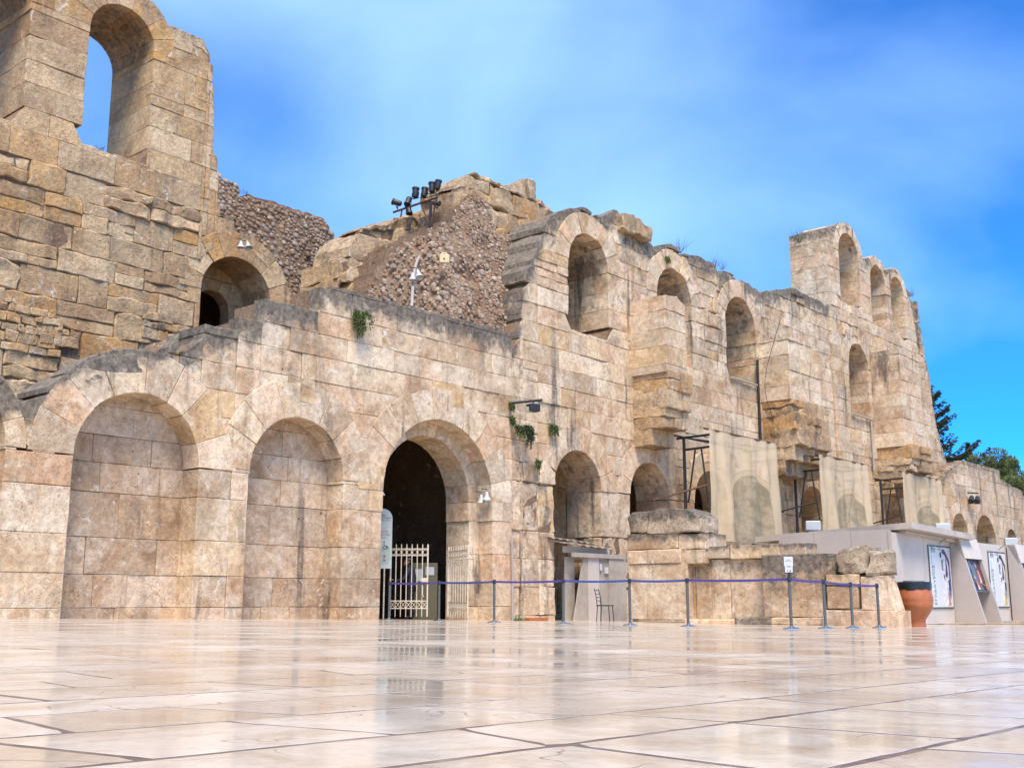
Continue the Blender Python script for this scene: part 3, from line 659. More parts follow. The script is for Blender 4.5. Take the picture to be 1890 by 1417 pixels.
def rubble(wl, poly, wref, wfun, size=(0.08, 0.22), seed=1, dens=1.0, thick=0.9, amp=0.12, nbig=40, wx=0.0, m='rubble', flat=0.58, stones=True, core=True, uzpoly=None, cm='mortar', cell=0.2):
    fr = wl.fr; P = uzpoly or [fr.pt(x, y, wref) for x, y in poly]; rg = random.Random(seed)
    x0, x1 = min(p[0] for p in P), max(p[0] for p in P); y0, y1 = min(p[1] for p in P), max(p[1] for p in P)
    nx, ny = int((x1-x0)/cell)+2, int((y1-y0)/cell)+2; vid = {}; a_ = Acc(); V = []; Fc = []; sm = []
    def surf(u, z): return wfun(u, z)+amp*noise.noise(Vector((u*1.3, z*1.3, seed)))+amp*0.5*noise.noise(Vector((u*4, z*4, seed)))
    cells = {(i, j) for i in range(-1, nx) for j in range(-1, ny) if in_poly(x0+(i+.5)*cell, y0+(j+.5)*cell, P)}
    def vv(i, j, back):
        if (i, j, back) not in vid:
            h1 = noise.noise(Vector((i*3.1, j*2.7, seed)))*0.07; h2 = noise.noise(Vector((i*2.3, j*3.9, seed+9)))*0.07
            u, z = x0+i*cell+h1, y0+j*cell+h2; w = surf(u, z)
            V.append(fr.P(u, z, w-(thick if back else 0))); vid[i, j, back] = len(V)-1
        return vid[i, j, back]
    for (i, j) in cells:
        q = [(i, j), (i+1, j), (i+1, j+1), (i, j+1)]
        Fc.append(tuple(vv(*p, 0) for p in q)); sm.append(True)
        Fc.append(tuple(vv(*p, 1) for p in q[::-1])); sm.append(False)
        for d_, (p0, p1) in (((0, -1), (0, 1)), ((1, 0), (1, 2)), ((0, 1), (2, 3)), ((-1, 0), (3, 0))):
            if (i+d_[0], j+d_[1]) not in cells:
                Fc.append((vv(*q[p0], 0), vv(*q[p0], 1), vv(*q[p1], 1), vv(*q[p1], 0))); sm.append(False)
    if core: link('rubble_core' if stones else 'eroded_springer', Acc().add(V, Fc, sm, rg.random(), wx), cm, wl.t)
    if not stones: return
    pts = []; grid = {}; tries = int((x1-x0)*(y1-y0)*330*dens)
    for _ in range(tries):
        u, z = rg.uniform(x0, x1), rg.uniform(y0, y1)
        if not in_poly(u, z, P): continue
        s = (size[0]+(size[1]-size[0])*rg.random()**1.6)*(1.0 if rg.random() < 0.85 else 1.7)
        if noise.noise(Vector((u*1.1, z*1.1, seed+2.5))) > 0.28 and rg.random() < 0.8: continue
        k_ = (int(u/0.3), int(z/0.3)); bad = False
        for di in (-1, 0, 1):
            for dj in (-1, 0, 1):
                for (u2, z2, s2) in grid.get((k_[0]+di, k_[1]+dj), ()):
                    if abs(u-u2) < (s+s2)*0.55 and abs(z-z2) < (s+s2)*0.36: bad = True; break
        if bad: continue
        grid.setdefault(k_, []).append((u, z, s)); pts.append((s, u, z))
    pts.sort(reverse=True)
    for i, (s, u, z) in enumerate(pts):
        V0, F0 = ICO[rg.randrange(8)]; w = surf(u, z); rot = rg.uniform(-.35, .35); ca, sa = math.cos(rot), math.sin(rot); sx, sz, sw = s*rg.uniform(.8, 1.15)*0.8, s*flat*rg.uniform(.85, 1.25), s*rg.uniform(0.26, 0.46)
        VV = []
        for q in V0:
            aa, bb = q.x*sx, q.z*sz; VV.append(fr.P(u+aa*ca-bb*sa, z+aa*sa+bb*ca, w+q.y*sw+0.005))
        if i < nbig and s > 0.17: link('stone', Acc().add(VV, F0, [False]*len(F0), rg.random(), wx), m, wl.t, origin=VV[0].copy())
        else: a_.add(VV, F0, [False]*len(F0), rg.random(), wx)
    link('rubble_stones', a_, m, wl.t, kind='stuff')
rubble(W2, [(398, 318), (440, 336), (447, 358), (520, 380), (602, 406), (616, 432), (622, 455), (642, 463), (668, 485), (690, 640), (440, 640), (540, 560), (520, 500), (470, 440), (434, 425), (432, 398), (404, 392)], WB, lambda u, z: WB-0.10, (0.08, 0.20), 3, 1.8, 1.6, 0.05, 60)
for (xa, xb, ya, yb, sd) in ((-20, 120, 556, 652, 1), (60, 150, 585, 640, 2), (262, 332, 578, 630, 3)):
    ua, ub = uz(xa, ya, WB)[0], uz(xb, ya, WB)[0]; zt_, zb_ = uz((xa+xb)/2, ya, WB)[1], uz((xa+xb)/2, yb, WB)[1]
    W2.course_wall(WB+0.05+0.01*sd, ua, ub, Top([(ua, zt_-.2), (ua+(ub-ua)*.3, zt_), (ua+(ub-ua)*.7, zt_-.12), (ub, zt_-.4)]), zb_, lvl(zb_, 0.27, zt_, rngB, 0.08), (), (0.16, 0.55), 0.2, 0.3, 0.55, 100+sd, core=False, wxk=0, m='old', split=0.1)
W2.finish()

# ================================================================== broken return wall in the middle
wM1, wM2 = -26.2, -24.4
W3 = Wall('ruined_return_wall', 'broken stub of wall with exposed rubble core and eroded blocks on top', 'ruin', 27, -24.5, 'rock', 250)
r3 = random.Random(9)
t3 = sky_pts([(622, 700), (628, 480), (645, 456), (660, 430), (682, 416), (722, 409), (737, 402), (760, 396), (792, 384), (800, 391), (812, 400), (830, 420)], wM1)
W3.course_wall(wM1, uz(622, 500, wM1)[0], uz(830, 500, wM1)[0], t3, 6.5, lvl(6.5, 0.95, 15, r3), (), (0.8, 2.1), 1.2, 1.8, 0.95, 41, wxk=0.5, split=0.25)
t4 = sky_pts([(836, 420), (838, 345), (846, 332), (856, 326), (884, 318), (893, 324), (912, 337), (938, 340), (962, 332), (982, 327), (990, 338), (992, 366), (1016, 380), (1030, 400), (1045, 420)], wM2)
W3.course_wall(wM2, uz(836, 400, wM2)[0], uz(1045, 400, wM2)[0], t4, 7.5, lvl(7.5, 0.8, 16, r3), (), (0.7, 1.8), 1.5, 1.6, 0.95, 42, wxk=0.55, split=0.3, core=False)
uLft = uz(805, 500, -23.6)[0]
rubble(W3, [(726, 600), (742, 555), (752, 505), (772, 455), (800, 428), (850, 408), (872, 372), (905, 352), (926, 362), (932, 420), (968, 440), (992, 478), (978, 520), (965, 560), (962, 640), (860, 640), (760, 640)], -23.6, lambda u, z: -22.75-max(0, z-8.0)*0.27-max(0, min(1, (uLft-u)/1.9))*2.9, (0.07, 0.17), 8, 2.0, 1.8, 0.22, 60, 0.2)
rubble(W3, [(728, 600), (744, 555), (754, 505), (772, 458), (806, 430), (812, 600)], -23.6, lambda u, z: -22.72-max(0, z-8.0)*0.27-max(0, min(1, (uLft-u)/1.9))*2.9, (0.10, 0.20), 18, 2.6, 1.8, 0.22, 30, 0.2, core=False)
W3.finish()

# ================================================================== central wall
wC = WA-0.12
W4 = Wall('central_wall', 'high central facade wall with round arched niches above a row of ground arches', 'wall', 38, wC, 'ashlar', 295)
def A_(l, r, ap, sill, ring, depth, n=8): return arch(l, r, ap+ZC, sill+ZC, ring, depth, n)
U1 = A_(28.92, 31.20, 12.68, 9.04, 0.75, 2.3); U2 = A_(34.35, 36.75, 12.68, 9.0, 0.75, 2.3); U3 = A_(39.43, 41.9, 12.62, 9.02, 0.75, 2.3)
L1 = A_(28.08, 30.60, 4.95, -3, 0.85, 1.5); L2 = A_(32.34, 34.83, 4.95, -3, 0.80, 1.5); L3 = A_(36.6, 39.1, 5.0, -3, 0.8, 1.2); L3b = A_(40.9, 43.4, 5.0, -3, 0.8, 1.2); L4 = A_(45.4, 47.9, 5.1, -3, 0.8, 1.2)
for o in (U1, U2, U3): o['soot_shade'] = 0.6
for o in (L1, L2): o['soot_shade'] = 0.5
LC = [-1.0]; r4 = random.Random(14)
while LC[-1] < 3.3: LC.append(LC[-1]+0.86)
LC[-1] = L1['cz']
while LC[-1] < 19: LC.append(LC[-1]+r4.uniform(0.60, 0.70))
t5 = sky_pts([(944, 640), (957, 612), (962, 560), (968, 492), (986, 470), (998, 432), (1010, 402), (1040, 386), (1062, 378), (1085, 380), (1106, 398), (1112, 397), (1140, 383), (1148, 398), (1152, 412), (1185, 432), (1205, 444), (1226, 446), (1242, 451), (1260, 467), (1281, 468), (1300, 476), (1345, 500), (1380, 521), (1402, 536), (1430, 530), (1456, 528), (1500, 548), (1545, 572)], wC, j=0.28)
UT = uz(1530, 520, WA)[0]
W4.course_wall(wC, UE, UT, t5, -1.0, LC, [U1, U2, U3, L1, L2, L3, L3b, L4], (0.8, 1.9), 0.45, 1.6, lambda u, z: 0.10+(0.25 if z < 4.6 else 0)+(0.25 if z > 12.3 else 0)+(0.12 if u < 28.3 and z > 8 else 0), 51, wxk=0.6, split=0.10, ero=1.3, wx=lambda u, z: 0.44 if z > 10.5 else (0.42 if z < 4.8 else 0.34))
for o, sd in ((U1, 1), (U2, 2), (U3, 3)):
    W4.course_wall(wC-o['depth'], o['c']-o['R']-.1, o['c']+o['R']+.1, Top([(0, o['cz']+o['R']+.3)]), o['zs']-0.6, LC, (), (0.6, 1.2), 0.3, 0.4, 0.12, 60+sd, core=False, wxk=0, wx=lambda u, z, o=o: 0.95*max(0, min(1, (z-o['cz']+1.2)/1.6)))  # blacker towards the niche top: soot plus shade put into the colour
for o, sd in ((L1, 4), (L2, 5)):
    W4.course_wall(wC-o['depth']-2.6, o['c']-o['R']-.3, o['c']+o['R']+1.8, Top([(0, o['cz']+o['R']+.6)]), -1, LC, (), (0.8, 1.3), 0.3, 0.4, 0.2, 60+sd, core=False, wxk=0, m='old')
chamber(W4, 27.0, 35.8, -1.2, 5.9, wC-1.55, wC-6.5); chamber(W4, 36.0, 49.0, -1.2, 5.9, wC-1.25, wC-7)
# buttresses of the lost portico vaults
def buttress(wl, pxb, pxf, pxr, yref, ztop, zlow, steps, seed):
    u0 = uz(pxb, yref, wC)[0]; wf = solve_w(u0, pxf, yref); u1 = uz(pxr, yref, wf)[0]; pr = wf-wC
    wl.course_wall(wf, u0, u1, Top([(u0, ztop-0.1), (u0+(u1-u0)*0.6, ztop), (u1-0.05, ztop-0.25), (u1, ztop-0.3)]), zlow, [zlow]+[z for z in LC if z > zlow+0.25], (), (0.9, 1.5), pr+0.1, pr+0.12, lambda u, z: 0.12+(0.3 if z > ztop-1.3 else 0), seed, wxk=0.35, lip=0.12)
    z = zlow
    for (dz, k_, rg_) in steps:
        wl.course_wall(wC+pr*k_, u0+0.05, u1+0.25*k_, Top([(0, z+0.1)]), z-dz, [z-dz, z+0.1], (), (0.7, 1.3), pr*k_+0.1, pr*k_+0.12, rg_, seed+int(z*10), wxk=0.0, lip=0.15, wx=lambda u, zz: 0.34, split=0.3, m='rock')
        z -= dz
    return u0, u1, wf
buttress(W4, 1166, 1230, 1270, 700, uz(1200, 536, wC)[1]-0.6, uz(1166, 700, wC)[1]+0.1, [(0.62, 1.02, 0.6), (0.66, 1.0, 0.8), (0.66, 0.9, 0.85), (0.6, 0.5, 0.7)], 71)
buttress(W4, 1403, 1458, 1515, 700, uz(1403, 628, wC)[1], uz(1403, 742, wC)[1], [(0.65, 1.0, 0.6), (0.66, 1.12, 0.8), (0.66, 1.15, 0.8), (0.6, 1.0, 0.8), (0.6, 0.7, 0.7)], 72)
W4.finish()

# ================================================================== right tower
W5 = Wall('stage_tower', 'tall narrow tower with three slender open arches along its top', 'tower', 55, WA, 'ashlar', 290)
tk = WA-solve_w(UT, 1459, 500)
T1 = A_(50.62, 52.95, 18.27, 14.5, 0.55, tk, 9); T2 = A_(54.33, 56.25, 17.42, 14.05, 0.5, tk, 8); T3 = A_(57.0, 58.75, 17.36, 13.95, 0.5, tk, 8)
U4 = A_(51.05, 53.3, 12.62, 8.95, 0.8, 1.5); L5 = A_(54.35, 56.85, 5.11, -3, 0.8, 1.2)
t6 = sky_pts([(1530, 424), (1536, 418), (1546, 411), (1560, 409), (1572, 417), (1581, 438), (1586, 470), (1591, 478), (1600, 475), (1611, 474), (1620, 482), (1626, 499), (1640, 495), (1652, 498), (1664, 510), (1668, 526), (1680, 538), (1693, 550), (1697, 652), (1708, 660), (1716, 690), (1719, 726), (1730, 790), (1746, 850), (1760, 900)], WA, j=0.20)
W5.course_wall(WA, UT, uz(1758, 900, WA)[0], t6, -1.2, LC+[LC[-1]+0.65], [T1, T2, T3, U4, L5], (0.75, 1.5), 0.45, tk, lambda u, z: 0.10+(0.15 if 13.2 < z < 14.6 else 0), 81, wxk=0.45, split=0.08, ero=1.0, wx=lambda u, z: 0.36)
W5.course_wall(WA-1.5, U4['c']-U4['R']-.1, U4['c']+U4['R']+.1, Top([(0, 13.4)]), 8.5, LC, (), (0.6, 1.1), 0.3, 0.4, 0.12, 82, core=False, wxk=0)
chamber(W5, 52.5, 58.6, -1.2, 5.9, WA-1.25, WA-5)
wC_s = wC; wC = WA
buttress(W5, 1612, 1666, 1702, 750, uz(1612, 650, WA)[1], uz(1612, 826, WA)[1], [(0.6, 1.22, 0.6), (0.6, 1.15, 0.7), (0.6, 0.9, 0.7), (0.5, 0.5, 0.6)], 73)
wC = wC_s
W5.finish()

# ================================================================== far right arcade wall
wD = WA+0.9
W6 = Wall('far_arcade_wall', 'low pale stone wall with small round arches running on beyond the tower', 'wall', 68, wD, 'ashlar', 200)
t7 = sky_pts([(1728, 960), (1735, 925), (1745, 870), (1775, 850), (1776, 849), (1845, 867), (1847, 885), (1886, 905), (1888, 915), (1990, 960)], wD)
RA = [arch(uz(a_, 964, wD)[0], uz(b_, 974, wD)[0], uz((a_+b_)/2, c_, wD)[1], -3, 0.6, 1.0, 8) for a_, b_, c_ in ((1757, 1786, 947), (1799, 1837, 951), (1855, 1876, 976))]
W6.course_wall(wD, uz(1730, 950, wD)[0], uz(1960, 940, wD)[0], t7, -1.5, LC, RA, (0.9, 1.8), 0.45, 2.2, 0.08, 91, wxk=0.55, wx=lambda u, z: 0.2)
for o, sd in zip(RA, (1, 2, 3)):
    W6.course_wall(wD-1.0, o['c']-o['R']-.1, o['c']+o['R']+.1, Top([(0, o['cz']+o['R']+.2)]), -1.5, LC, (), (0.7, 1.3), 0.3, 0.4, 0.1, 93+sd, core=False, wxk=0)
W6.finish()

# ================================================================== low masonry remains on the plaza
FQ = Frame(gat(1350, 33.0), PHI+math.pi/2)
W7 = Wall('low_masonry_wall', 'low wall of upright stone slabs with lichen blackened coping, ending in a pier', 'wall', 0, 0, 'ashlar', 100, FQ, 'mortar')
r7 = random.Random(77)
def stone(wl, x0, x1, y0, y1, w, depth, rough=0.15, lich=0.0, x0t=None, x1t=None, kind='block', m=None, toppts=None, bev=0.03):
    fr = wl.fr; a0, z1 = fr.pt(x0, y0, w); a1, _ = fr.pt(x1, y0, w); _, z0 = fr.pt((x0+x1)/2, y1, w); z1 = (z1+fr.pt(x1, y0, w)[1])/2
    b0 = fr.pt(x0t, y0, w)[0] if x0t else a0; b1 = fr.pt(x1t, y0, w)[0] if x1t else a1
    tp = toppts or [(0, 1), (1, 1)]; T_ = Top(tp)
    def mp_(s, t):
        u = (a0+(a1-a0)*s)*(1-t)+(b0+(b1-b0)*s)*t; return (u, z0+(z1-z0)*t*T_(s))
    d_ = block_mesh(mp_, fr.P, w, depth, a1-a0, z1-z0, r7, rough, 0.004, bev, cell=0.3)
    ww = [lich*max(0, min(1, 1.15-(z1-v_.z)/max(0.25, (z1-z0)*0.9))) for v_ in d_[0]]
    wl.put(kind, d_, r7.random(), ww, m)
stone(W7, 1160, 1268, 1040, 1143, 0.30, 1.2, 0.10)
stone(W7, 1156, 1256, 1014, 1040, 0.34, 1.2, 0.2, 0.3); stone(W7, 1256, 1301, 1014, 1040, 0.30, 1.2, 0.15, 0.5)
stone(W7, 1157, 1251, 984, 1014, 0.30, 1.2, 0.35, 0.9); stone(W7, 1251, 1302, 984, 1014, 0.28, 1.2, 0.25, 0.8)
stone(W7, 1158, 1196, 942, 984, 0.28, 1.1, 0.85, 1.0, m='grey_stone', toppts=[(0, .7), (.3, .95), (1, 1)]); stone(W7, 1196, 1291, 937, 984, 0.30, 1.1, 0.85, 1.0, m='grey_stone', toppts=[(0, .96), (.5, 1), (.8, .95), (1, .55)])
for x0, x1 in ((1268, 1282), (1282, 1311), (1311, 1346), (1346, 1410)): stone(W7, x0, x1, 1031, 1145, 0.0, 0.6, 0.08, 0.55)
stone(W7, 1274, 1346, 1008, 1031, 0.10, 0.7, 0.2, 0.8); stone(W7, 1346, 1438, 1004, 1031, 0.12, 0.7, 0.2, 0.8); stone(W7, 1438, 1487, 1002, 1024, 0.08, 0.7, 0.25, 0.9)
stone(W7, 1405, 1519, 1022, 1139, 0.55, 1.0, 0.22, 0.95, x0t=1404); stone(W7, 1519, 1540, 1022, 1139, 0.35, 0.9, 0.3, 0.9)
stone(W7, 1422, 1521, 1139, 1153, 0.55, 1.0, 0.3); stone(W7, 1516, 1660, 1126, 1158, 0.75, 0.75, 0.22, 0.3)
stone(W7, 1524, 1586, 1060, 1080, 0.62, 0.9, 0.35, 0.6); stone(W7, 1524, 1584, 1081, 1124, 0.60, 0.9, 0.3, 0.4)
stone(W7, 1586, 1650, 1062, 1127, 0.66, 0.6, 0.3, 0.4, x0t=1587, x1t=1634)
W7.finish()
W8 = Wall('eroded_boulder', 'deeply eroded carved boulder lying on top of the low masonry by the ticket booth', 'boulder', 5, 0.3, 'grey_stone', 100, FQ)
stone(W8, 1538, 1600, 1008, 1060, 0.60, 0.9, 1.0, 0.5, toppts=[(0, .75), (.4, .95), (1, 1)]); stone(W8, 1598, 1636, 1006, 1060, 0.62, 0.6, 1.0, 0.5, toppts=[(0, .9), (.3, .8), (.8, 1), (1, .8)])
W8.finish()
WU = Wall('toppled_block', 'rough lumpy block perched on the broken skyline of the central wall', 'boulder', uz(1178, 410, wC)[0], wC, 'rock', 10)
stone(WU, 1152, 1207, 399, 434, wC+0.35, 1.3, 1.0, 0.3, toppts=[(0, .9), (.6, 1), (1, .75)])
WU.finish()
def lying(name, x0, x1, Y, h, d, label, rough, m='grey_stone', lich=0.0):
    fr = Frame(gat((x0+x1)/2, Y), PHI+math.pi/2-0.6); wl = Wall(name, label, 'stone', 0, 0, m, 10, fr)
    a0 = fr.pt(x0, 1140, 0)[0]; a1 = fr.pt(x1, 1140, 0)[0]; zb = wl.b.z-0.03
    d_ = block_mesh(lambda s, t: (a0+(a1-a0)*s, zb+(h+.03)*t), fr.P, 0, d, a1-a0, h, r7, rough, 0.004, 0.03, cell=0.25); wl.put('block', d_, 0.45, lich); wl.finish()
lying('kerb_stone', 1262, 1356, 31.6, 0.13, 0.35, 'pale worn kerb stone lying flat before the upright slabs', 0.35, 'ashlar')
lying('loose_stone', 1358, 1424, 30.8, 0.20, 0.45, 'dark grey loose stone at the foot of the large upright block', 0.4, 'grey_stone', 0.7)

# ================================================================== rope barrier
def stanchion(px, by, hpx, i, label):
    p = gat(px, F*1.0/hpx); t = thing('barrier_post', p, label, 'barrier post', 'steel posts of the belt barrier')
    lathe_a = Acc(); lathe(lathe_a, p, [(0.165, 0.0), (0.165, 0.012), (0.15, 0.022), (0.06, 0.04), (0.035, 0.06)], 24); link('base_plate', lathe_a, 'base_steel', t)
    a_ = Acc(); lathe(a_, p, [(0.031, 0.05), (0.031, 0.93)], 16); link('tube', a_, 'steel', t)
    a_ = Acc(); lathe(a_, p, [(0.036, 0.90), (0.040, 0.905), (0.040, 0.985), (0.034, 1.0), (0.0, 1.0)], 16); link('belt_head', a_, 'black', t)
    return p
ST = [(718, 1146, 68.6), (810, 1147, 71.7), (912, 1149, 76), (1040, 1151, 80.5), (1163, 1154, 83.3), (1270, 1157, 86.4), (1460, 1160, 93), (1523, 1158, 87.8), (1573, 1154, 81.5), (1622, 1154, 78.8)]
SL = ['steel barrier post in front of the left gate leaf', 'steel barrier post between the two gate leaves', 'steel barrier post before the pier right of the entrance', 'steel barrier post at the left edge of the plywood shack', 'steel barrier post at the right edge of the plywood shack', 'steel barrier post before the pier of blackened stones', 'steel barrier post carrying a small white notice', 'steel barrier post just right of the large upright block', 'steel barrier post before the eroded boulder stones', 'last steel barrier post beside the terracotta pot']
SP_ = [stanchion(*s, i, SL[i]) for i, s in enumerate(ST)]
BL = ['belt across the left gate leaf', 'blue belt across the right gate leaf', 'blue belt in front of the pier with plants', 'blue belt in front of the plywood shack', 'blue belt in front of the pier base block', 'purple belt in front of the upright slabs', 'purple belt right of the white notice', 'short purple belt before the boulder stones', 'end purple belt beside the terracotta pot']
for i in range(9):
    a_ = Acc(); p, q = SP_[i], SP_[i+1]; V = []; n = 12; d = (q-p).normalized(); nn_ = Vector((d.y, -d.x, 0))*0.002
    for k_ in range(n+1):
        s = k_/n; c = p.lerp(q, s)+Vector((0, 0, 0.955-0.02*4*s*(1-s)))
        V += [c+nn_+ZV*0.024, c+nn_-ZV*0.024, c-nn_-ZV*0.024, c-nn_+ZV*0.024]
    Fc = []
    for k_ in range(n):
        for e in range(4): Fc.append((4*k_+e, 4*k_+(e+1) % 4, 4*k_+4+(e+1) % 4, 4*k_+4+e))
    Fc += [(0, 1, 2, 3), (4*n+3, 4*n+2, 4*n+1, 4*n)]
    link('barrier_belt', a_.add(V, Fc), 'belt' if i in (0, 2, 5, 6, 7, 8) else 'belt_blue', None, BL[i], 'belt', 'belts of the barrier', origin=p+ZV*0.95)
TXT = {}
def text(s, size, at_, ex, ey, m, parent, name='lettering', align='LEFT', bold=0.0):
    cu = bpy.data.curves.new(name, 'FONT'); cu.body = s; cu.size = size; cu.align_x = align; cu.resolution_u = 2; cu.extrude = 0.0008; cu.offset = bold
    o = bpy.data.objects.new(name, cu); COL.objects.link(o); dg = bpy.context.evaluated_depsgraph_get(); me = bpy.data.meshes.new_from_object(o.evaluated_get(dg))
    bpy.data.objects.remove(o); a_ = Acc(); ez = ex.cross(ey); V = [at_+ex*v_.co.x+ey*v_.co.y+ez*v_.co.z for v_ in me.vertices]
    a_.add(V, [tuple(p_.vertices) for p_ in me.polygons]); bpy.data.meshes.remove(me)
    return link(name, a_, m, parent)
def flat(poly, at_, ex, ey, m, parent, name, th=0.001):
    ez = ex.cross(ey); n = len(poly); V = [at_+ex*x+ey*y+ez*th for x, y in poly]+[at_+ex*x+ey*y for x, y in poly]
    Fc = [tuple(range(n)), tuple(range(2*n-1, n-1, -1))]+[(i, n+i, n+(i+1) % n, (i+1) % n) for i in range(n)]
    return link(name, Acc().add(V, Fc), m, parent)
# notice on the barrier post
p = SP_[6]; t = thing('notice_holder', p+ZV*1.0, 'small white notice in a black holder on a barrier post', 'notice'); ex = Vector((1, 0, 0)); ey = ZV
a_ = Acc(); box(a_, p+ZV*1.045, 0.05, 0.04, 0.09, 0, bev=0.008); link('clamp', a_, 'black', t)
a_ = Acc(); box(a_, p+Vector((0, 0, 1.075)), 0.17, 0.02, 0.016); box(a_, p+Vector((-.086, 0, 1.14)), 0.014, 0.022, 0.13); box(a_, p+Vector((.086, 0, 1.14)), 0.014, 0.022, 0.13); link('frame', a_, 'black', t)
a_ = Acc(); box(a_, p+Vector((0, -0.004, 1.235)), 0.175, 0.008, 0.31); pap = link('sheet', a_, 'paper', t)
o_ = p+Vector((0, -0.0085, 1.0))
text('ΩΔΕΙΟ', 0.024, o_+Vector((0, 0, 0.315)), ex, ey, 'ink', pap, align='CENTER'); text('ΗΡΩΔΟΥ ΑΤΤΙΚΟΥ', 0.016, o_+Vector((0, 0, 0.298)), ex, ey, 'ink', pap, align='CENTER')
text('ΕΙΣΟΔΟΣ', 0.02, o_+Vector((0, 0, 0.2)), ex, ey, 'ink', pap, align='CENTER'); text('ENTRANCE', 0.014, o_+Vector((0, 0, 0.18)), ex, ey, 'ink', pap, align='CENTER')
flat([(-.03, .11), (-.02, .11), (-.02, .13), (-.03, .14)], o_, ex, ey, 'ink', pap, 'pictogram'); flat([(.015, .10), (.04, .10), (.035, .125), (.02, .14)], o_, ex, ey, 'ink', pap, 'pictogram')

# ================================================================== entrance gates
def gate(pA, pB, h, label, n=8, lock=False):
    t = thing('gate_leaf', pA, label, 'gate', 'cream iron gate leaves'); d = pB-pA; d.z = 0; Lg = d.length; d.normalize(); n_ = Vector((d.y, -d.x, 0)); zb = pA.z+0.07
    def P(s, z): return Vector((pA.x, pA.y, zb))+d*(Lg*s)+ZV*z
    hb = h-0.07
    for i in range(n):
        s = i/(n-1); a_ = Acc(); rr = 0.024 if i in (0, n-1) else 0.014
        tube(a_, [P(s, 0), P(s, hb-0.07)], rr, 8); lathe(a_, P(s, hb-0.075), [(rr, 0), (rr*1.25, 0.01), (rr*0.7, 0.04), (0.004, 0.075)], 8); link('bar', a_, 'cream', t)
    for z in (hb*0.115, hb*0.215, hb*0.84, hb*0.93):
        a_ = Acc(); c = P(.5, z); box(a_, c, Lg, 0.03, 0.028, math.atan2(d.y, d.x)); link('rail', a_, 'cream', t)
    for i in range(n-1):
        c = P((i+.5)/(n-1), hb*0.885); rr = min(Lg/(n-1)*0.44, hb*0.042); a_ = Acc(); V = []; Fc = []; K = 16
        for j in range(K):
            aa = 2*math.pi*j/K
            for r_, w_2 in ((rr, -.008), (rr, .008), (rr-.013, .008), (rr-.013, -.008)): V.append(c+d*(math.cos(aa)*r_)+ZV*(math.sin(aa)*r_)+n_*w_2)
        for j in range(K):
            for e in range(4): Fc.append((4*j+e, 4*j+(e+1) % 4, 4*((j+1) % K)+(e+1) % 4, 4*((j+1) % K)+e))
        link('ring', a_.add(V, Fc), 'cream', t)
        z0, z1 = hb*0.115, hb*0.215; s0, s1 = i/(n-1), (i+1)/(n-1)
        a_ = Acc(); tube(a_, [P(s0, z0), P(s1, z1)], 0.009, 6); tube(a_, [P(s0, z1), P(s1, z0)], 0.009, 6); link('cross_brace', a_, 'cream', t)
    if lock:
        a_ = Acc(); box(a_, P(0.91, hb*0.50)-n_*-0.03, 0.19, 0.06, 0.11, math.atan2(d.y, d.x), bev=0.008); link('lock_box', a_, 'cream', t)
        a_ = Acc(); tube(a_, [P(0.87, hb*0.42)+n_*0.03, P(0.87, hb*0.30)+n_*0.03], 0.018, 8); tube(a_, [P(0.87, hb*0.30)+n_*0.03, P(0.90, hb*0.27)+n_*0.05], 0.012, 8); link('bolt', a_, 'cream', t)
    else:
        a_ = Acc(); tube(a_, [P(0.0, 0.02), P(0.0, hb*0.8)], 0.05, 10); link('hinge_post', a_, 'cream', t)
        a_ = Acc(); tube(a_, [P(0.0, hb*0.80)+n_*0.03, P(1.35, hb*0.80)+n_*0.03], 0.014, 8); link('stay_bar', a_, 'cream', t)
gate(gat(719, 31.9), gat(788, 31.9), 2.10, 'cream iron gate leaf standing closed in front of the man', 8, True)
gate(gat(827, 32.9), gat(863, 31.7), 2.10, 'cream iron gate leaf swung open against the right jamb', 9)
# ------------------------------------------------------------------ entrance sign
sp = gat(706, 31.7); t = thing('information_sign', sp, 'pale green rounded information sign half hidden behind the entrance pier', 'sign'); ex = (U*0.15+Vector((1, 0, 0))).normalized(); ey = ZV
a_ = Acc(); tube(a_, [sp+ex*0.02, sp+ex*0.02+ZV*1.4], 0.022, 8); link('pole', a_, 'cream', t)
hw = 0.30; z0, z1 = 1.40, 3.08; outline = [(-hw, z0), (hw, z0), (hw, z1-0.28)]+[(hw-0.28+0.28*math.cos(R(a2)), z1-0.28+0.28*math.sin(R(a2))) for a2 in range(10, 91, 10)]+[(-hw+0.28+0.28*math.cos(R(a2)), z1-0.28+0.28*math.sin(R(a2))) for a2 in range(90, 171, 10)]+[(-hw, z1-0.28)]
sp2 = sp+ex*(-0.08)
bd = flat(outline, sp2-ex.cross(ey)*0.02, ex, ey, 'signgreen', t, 'board', 0.03); fr_ = sp2+ex.cross(ey)*0.0115
flat([(-hw+.03, z0+.06), (hw-.1, z0+.12), (hw-.04, z0+.3), (hw-.04, z0+.62), (-hw+.03, z0+.62)], fr_, ex, ey, 'signlow', bd, 'lower_field')
fr2 = fr_+ex.cross(ey)*0.002
text('ΩΔΕΙΟ', 0.07, fr2+ZV*2.86, ex, ey, 'ink', bd, align='CENTER'); text('ΗΡΩΔΟΥ ΑΤΤΙΚΟΥ', 0.062, fr2+ZV*2.79, ex, ey, 'ink', bd, align='CENTER'); text('ODEON OF HERODES ATTICUS', 0.034, fr2+ZV*2.73, ex, ey, 'ink', bd, align='CENTER')
text('ΕΙΣΟΔΟΣ', 0.085, fr2+ZV*2.40, ex, ey, 'redink', bd, align='CENTER'); text('ΕΠΙΣΚΕΠΤΩΝ', 0.075, fr2+ZV*2.31, ex, ey, 'redink', bd, align='CENTER'); text('ENTRANCE', 0.05, fr2+ZV*2.24, ex, ey, 'redink', bd, align='CENTER')
